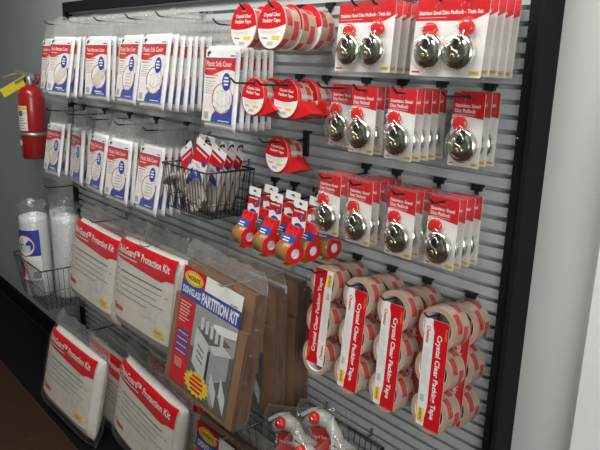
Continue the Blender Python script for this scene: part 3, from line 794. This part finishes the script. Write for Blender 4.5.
# ------------------------------------------------------------------ shrink wrapped multipacks of tape
def make_multipack(label, group):
    t = thing('tape_multipack', (0, 0, 0), label, 'tape pack', group)
    r, wd = .0508, .052; top = -.0360           # the hook sits under the top of the upper core
    for i in range(3):
        cz = top - i * .1020
        b = MB(); roll_mesh(b, r, wd, (0, 0, 0), seed=i * 5); o = b.build('tape_roll', t, (0, 0, cz), (0, R(40 * i), 0))
        b = MB(); core_mesh(b, wd, (0, 0, 0)); b.build('core', o)
    b = MB(); W = .066; x0 = -W / 2; zt = top + .019; zb = zt - .262; e = .0003
    b.plate(rect(x0, zb, x0 + W, zt), WHITE, -.0012, thick=.0008)
    b.plate([(x0 + W * .34, zt - .012), (x0 + W * .42, zt - .030), (x0 + W * .42, zb + .050), (x0 + W * .34, zb + .020), (x0 + W * .34, zb), (x0 + W, zb), (x0 + W, zt), (x0 + W * .34, zt)], RED, -.0012 - e)
    # vertical lettering, read from the top down
    b.text('Crystal Clear Packing Tape', WHITE, x0 + W * .50, zt - .032, .205, .0175, -.0012 - 2 * e, .03, -PI / 2)
    b.text('Acrylic', ORANGE, x0 + W * .84, zt - .012, .030, .008, -.0012 - 2 * e, .02, -PI / 2)
    b.text('Chateau', RED, x0 + W * .10, zt - .018, .040, .010, -.0012 - e, .02, -PI / 2)
    for i in range(3): b.plate(rect(x0 + W * (.08 + .07 * i), zt - .16, x0 + W * (.095 + .07 * i), zt - .07), LGREYP, -.0012 - e)
    for i in range(6): b.plate(rect(x0 + W * .08, zt - .186 - i * .003, x0 + W * .26, zt - .1845 - i * .003), GREYP, -.0012 - e)
    b.plate(rect(x0 + W * .05, zb + .010, x0 + W * .29, zb + .044), YEL, -.0012 - e); b.text('6 PACK', BLACKP, x0 + W * .12, zb + .041, .028, .006, -.0012 - 2 * e, .02, -PI / 2)
    b.build('label_strip', t)
    # shrink film round the three rolls
    b = MB(); R2 = r + .0015; out = []
    for a in range(-90, 91, 12): out.append((R2 * math.cos(R(a + 90)) * -1, top + R2 * math.sin(R(a + 90)) if False else 0))
    pts = [(R2 * math.cos(R(a)), top + R2 * math.sin(R(a))) for a in range(0, 181, 12)]
    for i in range(1, 3): pts += [(-R2 + .010, top - (i - .5) * .1020), (-R2, top - i * .1020)]
    cb = top - 2 * .1020; pts += [(R2 * math.cos(R(a)), cb + R2 * math.sin(R(a))) for a in range(192, 361, 12)]
    for i in (1, 0): pts += [(R2 - .010, top - (i + .5) * .1020), (R2, top - i * .1020)]
    pts = pts[:-1]
    n = len(pts); b.add([(x, -.0025, z) for x, z in pts] + [(x, wd + .002, z) for x, z in pts], [(i, (i + 1) % n, n + (i + 1) % n, n + i) for i in range(n)], WRAP, True)
    b.build('shrink_wrap', t)
    return t
GM = 'shrink wrapped packs of three tape rolls'
mp = None
for x, tilt, what in ((-.456, -7, 'tape multipack, leftmost of four hooks'), (-.329, -7, 'tape multipack, second hook from left of four'), (-.211, -5, 'tape multipack, third hook from left of four'), (-.082, -3, 'tape multipack, rightmost of four hooks, beside black post')):
    hook(x, 21, .165, 'black peg hook inside the ' + what.replace('tape multipack, ', 'multipack roll on ').replace(', beside black post', ''))
    for i in range(2):
        lab = f'{what}, front pack' if i == 0 else f'{what}, pack behind'
        loc = (x + i * .016, -.122 + i * .056, hz(21) + .0005); rot = (R(tilt * (1 - .5 * i)), R(-1 + i), R(1 + 3 * i))
        if mp is None:
            mp = make_multipack(lab, GM); mp.location = loc; mp.rotation_euler = rot; first_pack = mp
        else: dup(mp, loc, rot, lab, GM)

for o in list(bpy.data.objects):       # the strip of the leftmost front pack is on upside down
    if o.parent == first_pack and o.name.startswith('label_strip'):
        o.rotation_euler = (0, PI, 0); o.location = (0, -.0026 + .0026, 2 * (-.036 + .019 - .131) + .020)

# ------------------------------------------------------------------ dish protection kits
def make_dish_kit(seed, label, group, T=.042):
    t = thing('dish_kit_bag', (0, 0, 0), label, 'dish kit', group)
    W = .485
    b = MB(); pillow(b, W, -.420, -.055, T, FOAM, px=9, pz=5, wr=.004, seed=seed, nx=26, nz=20, freq=24); b.build('foam_pouches', t)
    # printed sheet, folded over the front; follows the cushion
    b = MB(); e = .0004; x0, x1, zt, zb = -W / 2 + .010, W / 2 - .022, -.060, -.370; w_ = x1 - x0; h_ = zt - zb
    y = -T - .006
    def bend(p):
        u = p[0] / (W / 2); v = (p[2] + .2375) / .1825
        return (p[0], p[1] + .020 * min(1.6, abs(u) ** 6 + max(0, v) ** 10 * .8), p[2])
    def sheet(xa, za, xb, zb_, m, yy, n=10, f=None):
        vs = []; fs = []
        for j in range(n + 1):
            for i in range(n + 1):
                a = i / n; c = j / n; x = xa + (xb - xa) * a
                lo = za if f is None else f(a)
                vs.append(bend((x, yy, lo + (zb_ - lo) * c)))
        for j in range(n):
            for i in range(n): k = j * (n + 1) + i; fs.append((k, k + 1, k + n + 2, k + n + 1))
        b.add(vs, fs, m, True)
    sheet(x0, zb, x1, zt, PAPER, y)
    sheet(x0, 0, x1, zt, RED, y - e, 12, lambda a: zt - .075 - .018 * (1 if a > .78 else a / .78) * 1 + (.012 if a > .9 else 0))
    b.text('DishGuard\u2122 Protection Kit', WHITE, x0 + .018, zt - .052, w_ * .90, .030, y - 3 * e, .02, 0, bend)
    sheet(x0 + .02, zt - .066, x0 + .19, zt - .061, LGREYP, y - 3 * e, 6)
    for i, q in enumerate((.82, .9, .75, .86, .6)):
        sheet(x0 + .02, zt - .122 - i * .023, x0 + .02 + w_ * q, zt - .1175 - i * .023, (DGREYP, GREYP, GREYP, GREYP, GREYP)[i], y - 2 * e, 6)
    b.text('Chateau', RED, x0 + .022, zb + .030, .085, .026, y - 2 * e, .03, 0, bend)
    b.plate([], LGREYP, 0) if False else None
    for (cx, cz, rw, rh) in ((.045, -.27, .05, .045), (.105, -.255, .04, .06), (.09, -.325, .055, .03)):
        ring = [bend((cx + rw * math.cos(a * PI / 12), y - 1.5 * e, cz + rh * math.sin(a * PI / 12))) for a in range(24)]
        ring2 = [bend((cx + rw * .86 * math.cos(a * PI / 12), y - 1.5 * e, cz + rh * .86 * math.sin(a * PI / 12))) for a in range(24)]
        b.add(ring + ring2, [(a, (a + 1) % 24, 24 + (a + 1) % 24, 24 + a) for a in range(24)], LGREYP)
    sheet(x1 - .095, zb + .018, x1 - .03, zb + .045, YEL, y - 2 * e, 4); sheet(x1 - .085, zb + .027, x1 - .042, zb + .036, GREYP, y - 3 * e, 4)
    b.build('printed_sheet', t)
    b = MB(); bag_film(b, W + .05, .026, -.050, -.445, T + .011, FILM, HAZE, seed + 4, nx=26, nz=30, wr=.006); b.build('plastic_bag', t)
    return t
GK = 'bagged dish protection kits'
kp = {}
def kit(x, y, z, rot, lab, sd):
    loc = (x, y, z)
    if sd not in kp: kp[sd] = make_dish_kit(3 + 11 * sd, lab, GK, (.042, .025)[sd]); kp[sd].location = loc; kp[sd].rotation_euler = rot
    else: dup(kp[sd], loc, rot, lab, GK)
ZK = slot_z(26) - .012; ZK2 = .475
kit(-1.875, -0.102, ZK + 0.018, (R(-9), R(1), R(0)), 'dish kit in the upper row beside the bubble rolls, front one', 0)
kit(-1.885, -0.040, ZK + .014, (R(0), R(-1), R(0)), 'dish kit in the upper row, behind the one by bubble rolls', 1)
kit(-1.395, -0.116, ZK + 0.052, (R(-8), R(-1), R(0)), 'dish kit in the upper row beside the brown partition kit, front one', 0)
kit(-1.38, -0.038, ZK + .022, (R(0), R(1), R(0)), 'dish kit in the upper row, behind the one by partition kit', 1)
kit(-1.950, -0.205, ZK2 - 0.010, (R(-11), R(2), R(3)), 'dish kit hanging lowest at far left, front one', 0)
kit(-1.80, -0.115, ZK2 - .030, (R(-3), R(2), R(2)), 'dish kit in the lower row behind the far left one', 1)
kit(-1.365, -0.140, ZK2 + 0.020, (R(-7), R(5), R(0)), 'dish kit in the lower row under the brown partition kit, front one', 0)
kit(-1.37, -0.050, ZK2 + .030, (R(0), R(2), R(0)), 'dish kit in the lower row, behind the one under partition kit', 1)
for x, k, n in ((-1.885, 26, 'upper dish kits beside the bubble rolls'), (-1.425, 26, 'upper dish kits beside the partition kit'), (-1.92, 42, 'lower dish kits at far left'), (-1.44, 42, 'lower dish kits under the partition kit')):
    hook(x, k, .205 if 'far left' in n else .165, 'silver bracket hook carrying the ' + n if 'partition' in n else 'black peg hook carrying the ' + n, SILVER if 'partition' in n else BLACK)
hook(-2.422, 24, .165, 'empty black peg hook at the left edge of the panel')

# ------------------------------------------------------------------ partition kits
def make_partition(label, group):
    t = thing('partition_kit', (0, 0, 0), label, 'partition kit', group)
    W = .385; e = .0004
    b = MB()
    def slab(x0, x1, y0, y1, z0, z1):
        vs = [(x, y, z) for x in (x0, x1) for y in (y0, y1) for z in (z0, z1)]
        b.add(vs, [(0, 4, 5, 1), (2, 3, 7, 6)], CARDB); b.add(vs, [(0, 1, 3, 2), (4, 6, 7, 5), (0, 2, 6, 4), (1, 5, 7, 3)], EDGE)
    slab(-W / 2 + .012, W / 2 - .012, -.012, .024, -.432, -.040)
    slab(-W / 2, W / 2, -.030, -.0125, -.445, -.150)
    slab(-W / 2 + .004, W / 2 - .006, .0245, .032, -.430, -.06)
    b.build('cardboard_bundle', t)
    x0, zt, w_, h_ = -W / 2 + .030, -.052, .318, .375; y = -.0325
    P = lambda u, v: (x0 + u * w_, zt - v * h_)
    def pg(m, yy, *pts): b.plate([P(*p) for p in pts], m, yy)
    b = MB(); b.plate(rect(x0, zt - h_, x0 + w_, zt), DGREYP, y, thick=.001)
    pg(RED, y - e, (0, 0), (.40, 0), (.40, .14), (0, .14)); pg(WHITE, y - e, (.40, 0), (1, 0), (1, .145), (.40, .145))
    pg(BLUE, y - 2 * e, (0, .12), (1, .12), (1, .255), (0, .255)); pg(RED, y - e, (0, .255), (.295, .255), (.295, 1), (0, 1))
    pg(GREYP, y - e, (.295, .255), (1, .255), (1, .50), (.295, .62))
    b.plate(ell(*P(.20, .078), w_ * .165, h_ * .060, 24), YEL, y - 3 * e); b.plate(ell(*P(.20, .078), w_ * .15, h_ * .05, 24), BLUE, y - 3.5 * e); b.plate(ell(*P(.20, .078), w_ * .143, h_ * .046, 24), YEL, y - 4 * e)
    b.text('PACKRITE', BLACKP, P(.085, 0)[0], P(0, .096)[1], w_ * .23, h_ * .036, y - 5 * e, .03)
    b.text('DISH/GLASS', WHITE, P(.03, 0)[0], P(0, .222)[1], w_ * .32, h_ * .06, y - 3 * e, .03)
    b.text('PARTITION KIT', WHITE, P(.375, 0)[0], P(0, .240)[1], w_ * .60, h_ * .098, y - 3 * e, .04)
    b.text('5K-P406', BLACKP, P(.83, 0)[0], P(0, .115)[1], w_ * .11, h_ * .016, y - 3 * e)
    for i in range(7): b.plate(rect(*P(.03, .305 + i * .027), *P(.03 + .2 * (.95, .8, .9, .85, .7, .9, .6)[i], .297 + i * .027)), PAPER, y - 2 * e)
    for i in range(4): b.plate(rrect(*P(.035, .575 + i * .055), *P(.265, .535 + i * .055), .005), BLUE, y - 2 * e); b.plate(rect(*P(.055, .566 + i * .055), *P(.24, .556 + i * .055)), LGREYP, y - 3 * e)
    for i in range(4): b.plate(rect(*P(.06, .80 + i * .02), *P(.20, .794 + i * .02)), PAPER, y - 2 * e)
    # picture of a carton with dividers and a hand
    pg(LGREYP, y - 2 * e, (.36, .44), (.60, .52), (.60, .86), (.36, .74)); pg(GREYP, y - 2 * e, (.60, .52), (.94, .44), (.94, .70), (.60, .86))
    pg(DGREYP, y - 2.5 * e, (.38, .43), (.66, .36), (.94, .43), (.60, .52))
    for i in range(5): pg(LGREYP, y - 3 * e, (.42 + i * .085, .34 + .012 * i), (.47 + i * .085, .32 + .012 * i), (.48 + i * .085, .43 + .012 * i), (.43 + i * .085, .44 + .012 * i))
    pg(LGREYP, y - 3 * e, (.60, .52), (.84, .46), (.97, .50), (.70, .57))
    pg(BLACKP, y - 3 * e, (.60, .57), (.64, .56), (.64, .84), (.60, .86))
    for i in range(3): pg(DGREYP, y - 3 * e, (.42, .56 + i * .05), (.54, .60 + i * .05), (.54, .615 + i * .05), (.42, .575 + i * .05))
    pg(WHITE, y - 4 * e, (.62, .335), (.72, .315), (.90, .30), (1, .29), (1, .35), (.88, .37), (.74, .385), (.66, .365))
    pg(GREYP, y - 3 * e, (.64, .80), (.78, .90), (.80, 1), (.64, .9)); pg(LGREYP, y - 3 * e, (.70, .72), (.82, .84), (.82, .98), (.70, .86)); pg(LGREYP, y - 3 * e, (.86, .70), (.97, .84), (.97, .98), (.86, .86))
    cx, cz = P(.50, .895); st = []
    for i in range(32):
        rr = (.078 if i % 2 else .062); st.append((cx + rr * math.cos(i * PI / 16) * .95, cz + rr * math.sin(i * PI / 16) * .52))
    b.plate(st, YEL, y - 5 * e)
    for i, q in enumerate((.026, .036, .038, .028)): b.plate(rect(cx - q, cz + .018 - i * .014, cx + q, cz + .026 - i * .014), RED, y - 6 * e)
    b.build('printed_sheet', t)
    b = MB(); bag_film(b, W + .045, .024, -.035, -.466, .038, FILM, HAZE, 21, nx=24, nz=34, wr=.004); b.build('plastic_bag', t)
    return t
GP = 'bagged cardboard partition kits'
pk = None
for x, y, z, rot, lab in ((-.800, -.208, 1.082, (R(-9), R(2.5), 0), 'brown cardboard partition kit, front one of three under the glove basket'),
                          (-.835, -.122, 1.062, (0, R(1), R(1)), 'brown cardboard partition kit, second of three on the hook'),
                          (-.830, -.042, 1.068, (0, R(-.6), R(1)), 'brown cardboard partition kit, rearmost of three by the wall'),
                          (-.735, -.215, .580, (R(-3), 0, 0), 'brown cardboard partition kit hanging lowest, under the other three')):
    if pk is None: pk = make_partition(lab, GP); pk.location = (x, y, z); pk.rotation_euler = rot
    else: dup(pk, (x, y, z), rot, lab, GP)
hook(-.733, 24, .27, 'silver bracket hook carrying the three upper partition kits', SILVER)
hook(-.755, 40, .27, 'silver bracket hook carrying the lowest partition kit', SILVER)

# ------------------------------------------------------------------ wire baskets
def basket(name, x0, x1, yf, z1, z0, taper, label, group, nx, ny, rings=(.8,), r=.0014):
    t = thing(name, ((x0 + x1) / 2, -.02, z0), label, 'basket', group)
    ox, oy, oz = (x0 + x1) / 2, -.02, z0
    L = lambda p: (p[0] - ox, p[1] - oy, p[2] - oz)
    a0, a1, b0, b1 = x0 + taper, x1 - taper, yf + taper, -.03
    b = MB(); rim = [(x0, -.02, z1), (x0, yf, z1), (x1, yf, z1), (x1, -.02, z1), (x0, -.02, z1)]
    for p, q in zip(rim, rim[1:]): b.tube([L(p), L(q)], .0031, WIRE)
    b.build('rim', t)
    b = MB()
    for i in range(nx + 1):
        u = i / nx; xt, xb = x0 + (x1 - x0) * u, a0 + (a1 - a0) * u
        b.tube([L((xt, yf, z1)), L((xb, b0, z0)), L((xb, b1, z0)), L((xt, -.02, z1))], r, WIRE, 5)
    for j in range(ny + 1):
        u = j / ny; yt, yb = yf + (-.02 - yf) * u, b0 + (b1 - b0) * u
        b.tube([L((x0, yt, z1)), L((a0, yb, z0)), L((a1, yb, z0)), L((x1, yt, z1))], r, WIRE, 5)
    for u in rings:
        f = lambda p, q: p + (q - p) * u
        zz = f(z1, z0); rr = [(f(x0, a0), f(-.02, b1), zz), (f(x0, a0), f(yf, b0), zz), (f(x1, a1), f(yf, b0), zz), (f(x1, a1), f(-.02, b1), zz), (f(x0, a0), f(-.02, b1), zz)]
        for p, q in zip(rr, rr[1:]): b.tube([L(p), L(q)], r, WIRE, 5)
    b.build('wire_sides', t)
    for xx in (x0 + (x1 - x0) * .2, x1 - (x1 - x0) * .2):
        b = MB(); b.tube([L((xx, -.02, z1)), L((xx, -.004, z1 + .004)), L((xx, -.004, z1 + .022)), L((xx, .012, z1 + .022))], .003, WIRE); b.build('wall_hook', t)
    return t
GB = 'black wire baskets on the display wall'
basket('wire_basket', -1.185, -.915, -.200, 1.333, 1.185, .014, 'black wire basket holding the carded knit gloves', GB, 15, 10, (.72,))
basket('wire_basket', -2.56, -2.165, -.300, .702, .500, .03, 'black wire basket holding the bubble wrap rolls', GB, 17, 11, (.55, .85))
basket('wire_basket', -.615, -.30, -.300, .640, .455, .02, 'black wire basket at the bottom holding grey tape guns', GB, 14, 12, (.5, .85))

# ------------------------------------------------------------------ knit gloves on cards in the basket
def make_glove(label, group):
    t = thing('knit_glove_pack', (0, 0, 0), label, 'gloves', group)
    b = MB(); pillow(b, .088, -.170, -.035, .011, KNIT, px=4, pz=6, wr=.003, nx=10, nz=14, y0=.009)
    for i in range(4): b.tube([(-.033 + i * .022, .009, -.155), (-.034 + i * .023, .008, -.175), (-.034 + i * .023, .006, -.192 + (.006, 0, .002, .010)[i])], [.010, .0095, .007], KNIT, 8)
    b.build('knit_gloves', t)
    b = MB(); W = .074; e = .0003; y = -.0035
    b.plate(rrect(-W / 2, -.100, W / 2, .012, .003), WHITE, y, [slot_hole(0, .004, .007, .0025)], .0008)
    b.plate([(-W / 2, -.010), (W / 2, -.010), (W / 2, -.040), (-W / 2, -.062)], RED, y - e)
    b.plate(rect(-.030, -.024, .026, -.019), PAPER, y - 2 * e)
    b.plate(ell(.019, -.046, .011, .009, 16), BLUE, y - 2 * e)
    b.plate([(-W / 2, -.012), (W / 2, -.012), (W / 2, -.0095), (-W / 2, -.0095)], BLUE, y - 2 * e)
    lines(b, RED, -.032, -.066, .04, 2, .005, y - e, .002)
    b.plate(ell(0, -.100, W * .46, .024, 20, 0, PI), BLUE, y - e)
    b.build('header_card', t)
    b = MB(); b.tube([(0, -.002, .004), (0, -.001, .012), (.003, 0, .020), (.010, 0, .026), (.014, 0, .020)], .0028, BLACK, 6); b.build('plastic_hanger', t)
    return t
GV = 'carded knit gloves in the wire basket'
gv = None
for x, y, z, rot, lab in ((-.968, -.170, 1.408, (R(-5), R(21), R(-2)), 'knit glove card, large front one facing out of the basket'),
                          (-.945, -.132, 1.394, (R(-4), R(22), R(-2)), 'knit glove card, second behind the large front one'),
                          (-.945, -.098, 1.392, (R(-4), R(24), R(-2)), 'knit glove card, third behind the large front one'),
                          (-.945, -.064, 1.390, (R(-3), R(26), R(0)), 'knit glove card, fourth back near the display wall'),
                          (-1.085, -.165, 1.385, (R(-6), R(-30), R(-3)), 'knit glove card tipped over at the left of the basket'),
                          (-1.035, -.130, 1.400, (R(-4), R(16), R(0)), 'knit glove card behind the tipped one'),
                          (-1.11, -.070, 1.410, (R(-2), R(4), R(4)), 'knit glove card at the back left of the basket')):
    if gv is None: gv = make_glove(lab, GV); gv.location = (x, y, z); gv.rotation_euler = rot
    else: gv2 = dup(gv, (x, y, z), rot, lab, GV)
    (gv if lab.endswith('out of the basket') else gv2).scale = (1.18, 1, 1.08)
b = MB(); 
for i in range(4): b.tube([(.01 + .008 * i, .018 * i - .03, .02 - .004 * i), (-.02, .018 * i - .033, .012 + .004 * (i % 2)), (-.045 - .006 * (i % 2), .02 * i - .035, -.012 - .006 * i)], [.012, .0115, .008], KNIT, 8)
pillow(b, .05, -.04, .03, .014, KNIT, y0=-.004, wr=.003)
tag(b.build('knit_glove', None, (-1.178, -.135, 1.268), (0, 0, R(8))), 'grey knit glove poking out through the left side of the basket', 'gloves')

# ------------------------------------------------------------------ bubble wrap rolls
def make_bubble(label, group, with_label):
    t = thing('bubble_wrap_roll', (0, 0, 0), label, 'bubble wrap', group)
    b = MB(); r = .066; n = 32; prof = [(.001, 0), (r * .9, .001), (r, .008), (r * .99, .12), (r * 1.01, .25), (r, .38), (r * .95, .405), (r * .55, .413), (.018, .409), (.016, .33)]
    b.lathe(prof, BUBBLE, n, 'z'); b.build('bubble_sheet', t)
    b = MB()
    vs = []; fs = []; rings = [(r + .004, 0), (r + .0045, .1), (r + .0045, .2), (r + .005, .3), (r + .0045, .38), (r * .93, .415), (r * .75, .428), (r * .9, .448), (r * 1.02, .464)]
    for j, (rr, h) in enumerate(rings):
        for k in range(n):
            a = 2 * PI * k / n; f = max(0, h - .385) / .08
            q = rr * (1 + .22 * f * mnoise.noise(Vector((math.cos(a) * 2.2, math.sin(a) * 2.2, 3.0 + h * 8))) * 1.6) + .0015 * mnoise.noise(Vector((a * 3, h * 30, 1)))
            vs.append((q * math.cos(a), q * math.sin(a), h + .035 * f * mnoise.noise(Vector((math.cos(a) * 1.8, math.sin(a) * 1.8, 9)))))
    for j in range(len(rings) - 1):
        for k in range(n): fs.append((j * n + k, j * n + (k + 1) % n, (j + 1) * n + (k + 1) % n, (j + 1) * n + k))
    b.add(vs, fs, HAZE, True); b.build('plastic_sleeve', t)
    if with_label:
        b = MB(); rr = r + .0065
        def cyl(p, lay=0): 
            a = -PI / 2 + p[0] / rr; q = rr + lay; return (q * math.cos(a), q * math.sin(a), p[2])
        def patch(x0, z0, x1, z1, m, lay, nn=8):
            vs = [cyl((x0 + (x1 - x0) * i / nn, 0, z), lay) for z in (z0, z1) for i in range(nn + 1)]
            b.add(vs, [(i, i + 1, nn + 2 + i, nn + 1 + i) for i in range(nn)], m, True)
        patch(-.055, .09, .075, .345, WHITE, 0); patch(-.055, .215, .075, .345, BLUE, .0006)
        for rad, m, lay in ((.058, RED, .0012), (.053, WHITE, .0018)):
            pts = [cyl((.0 + rad * .9 * math.cos(a * PI / 14), 0, .268 + rad * .95 * math.sin(a * PI / 14)), lay) for a in range(28)]
            b.add(pts + [cyl((0, 0, .268), lay)], [(a, (a + 1) % 28, 28) for a in range(28)], m)
        patch(-.02, .235, .03, .27, LGREYP, .0024, 3); patch(-.03, .275, -.005, .30, LGREYP, .0024, 3)
        patch(-.05, .10, -.02, .18, RED, .0006, 3); patch(.03, .10, .065, .135, GREYP, .0006, 3)
        for i in range(4): patch(-.01, .15 + i * .012, .06, .154 + i * .012, LGREYP, .0006, 4)
        b.build('printed_label', t)
    return t
GW = 'bubble wrap rolls standing in the wire basket'
bz = .503
bw = make_bubble('bubble wrap roll with blue printed label, front left of the basket', GW, True); bw.location = (-2.442, -.214, bz); bw.rotation_euler = (R(2), R(-1), R(28))
bw2 = make_bubble('plain bubble wrap roll right beside the labelled one', GW, False); bw2.location = (-2.338, -.108, bz)
dup(bw2, (-2.476, -.075, bz), (R(-1), R(1), R(70)), 'plain bubble wrap roll at the back left, against the wall', GW)

# ------------------------------------------------------------------ grey tape guns in the bottom basket
def make_tapegun(label, group):
    """pistol-grip tape gun in a blister, nose to the local +z end"""
    t = thing('tape_gun', (0, 0, 0), label, 'tape gun', group)
    b = MB(); b.plate(rrect(-.05, -.08, .055, .020, .008), RED, .012, thick=.001); b.text('Hand Tape Gun', WHITE, -.045, -.012, .075, .012, .0115, .02)
    b.build('red_card', t)
    b = MB()
    b.tube([(-.055, 0, .030), (-.035, 0, .048), (-.005, 0, .052), (.025, 0, .040)], [.018, .023, .024, .020], GREYPL, 12)
    b.tube([(.018, 0, .046), (.045, 0, .010), (.062, 0, -.040), (.070, 0, -.085)], [.018, .019, .019, .020], GREYPL, 12)
    b.box((-.040, 0, .064), (.046, .05, .010), GREYPL, (0, R(-25), 0))
    b.build('body', t)
    b = MB(); b.lathe([(.0005, -.038), (.012, -.037), (.0165, -.030), (.0165, -.020)], REDPL, 24, 'y', (-.012, 0, .050)); b.lathe([(.0005, -.041), (.005, -.041), (.005, -.037)], CHROME, 12, 'y', (-.012, 0, .050)); b.build('tension_knob', t)
    b = MB(); pillow(b, .155, -.105, .098, .040, BLIST, px=6, pz=6, nx=12, nz=12, y0=-.010); b.build('blister', t)
    return t
GU = 'grey tape guns in the bottom basket'
tg = make_tapegun('grey tape gun with red knob, front left in the bottom basket', GU); tg.location = (-.525, -.175, .610); tg.rotation_euler = (R(-20), R(-15), R(12))
dup(tg, (-.430, -.130, .655), (R(-18), R(-15), R(12)), 'grey tape gun with red knob, rear one beside the wall', GU)
dup(tg, (-.435, -.215, .590), (R(-25), R(25), R(-10)), 'grey tape gun lying with its handle up, middle of bottom basket', GU)
dup(tg, (-.345, -.160, .600), (R(-25), R(30), R(-10)), 'grey tape gun lying at the right end of the bottom basket', GU)

# ------------------------------------------------------------------ fire extinguisher
fe = thing('fire_extinguisher', (-2.785, -.085, 1.135), 'red fire extinguisher with yellow tag on the wall left of the panel', 'fire extinguisher')
b = MB(); b.lathe([(.001, 0), (.060, 0), (.066, .006), (.066, .33), (.060, .350), (.045, .366), (.024, .374), (.022, .385), (.001, .386)], EXTRED, 40, 'z'); b.build('cylinder', fe)
b = MB(); b.lathe([(.0665, .118), (.0685, .118), (.0685, .137), (.0665, .137)], SILVER, 40, 'z'); b.box((.0, .066, .127), (.05, .03, .020), SILVER); b.build('steel_strap', fe)
b = MB(); b.lathe([(.022, .378), (.026, .40), (.020, .428), (.001, .430)], SILVER, 16, 'z'); b.box((.028, 0, .412), (.03, .016, .014), SILVER); b.lathe([(.001, -.026), (.014, -.026), (.014, -.018)], BLACKP, 16, 'y', (.0, 0, .405)); b.build('valve', fe)
b = MB(); b.box((-.012, -.016, .440), (.100, .024, .008), SILVER, (0, R(14), R(49))); b.box((-.026, -.032, .408), (.075, .022, .009), SILVER, (0, R(-28), R(49))); b.box((.012, .012, .420), (.030, .026, .040), SILVER, (0, 0, R(49))); b.build('handle', fe)
b = MB(); b.tube([(.028, .020, .385), (.034, .030, .40), (.036, .034, .435)], [.007, .008, .007], EXTRED, 10); b.build('nozzle', fe, label='short red discharge nozzle')
b = MB(); b.tube([(0, -.01, .425), (-.03, -.04, .438), (-.06, -.075, .428), (-.085, -.11, .412)], .0022, YTAG, 6); b.build('pull_tie', fe, label='thin yellow plastic tie')
b = MB(); b.box((-.048, -.060, .372), (.165, .0014, .046), YTAG, (0, R(-30), R(49))); b.box((-.0488, -.0613, .366), (.10, .0006, .005), GREYP, (0, R(-30), R(49))); b.build('inspection_tag', fe, label='yellow inspection tag tied to the handle')
b = MB()
def fcyl(a0, z0, a1, z1, m, rr):
    n = 8; vs = [(rr * math.cos(R(a0 + (a1 - a0) * i / n)), rr * math.sin(R(a0 + (a1 - a0) * i / n)), z) for z in (z0, z1) for i in range(n + 1)]
    b.add(vs, [(i, i + 1, n + 2 + i, n + 1 + i) for i in range(n)], m, True)
fcyl(-110, .148, -40, .275, WHITE, .0672); fcyl(-110, .255, -40, .272, YEL, .0676)
for i in range(7): fcyl(-104, .158 + i * .013, (-52, -60, -48, -58)[i % 4], .163 + i * .013, GREYP, .0676)
fcyl(-85, .225, -62, .250, DGREYP, .068)
n = 20; b.add([(.0675 * math.cos(R(-88 + 13 * math.cos(a * PI / 10))), .0675 * math.sin(R(-88 + 13 * math.cos(a * PI / 10))), .085 + .017 * math.sin(a * PI / 10)) for a in range(n)], [tuple(range(n))], WHITE)
b.build('printed_label', fe)
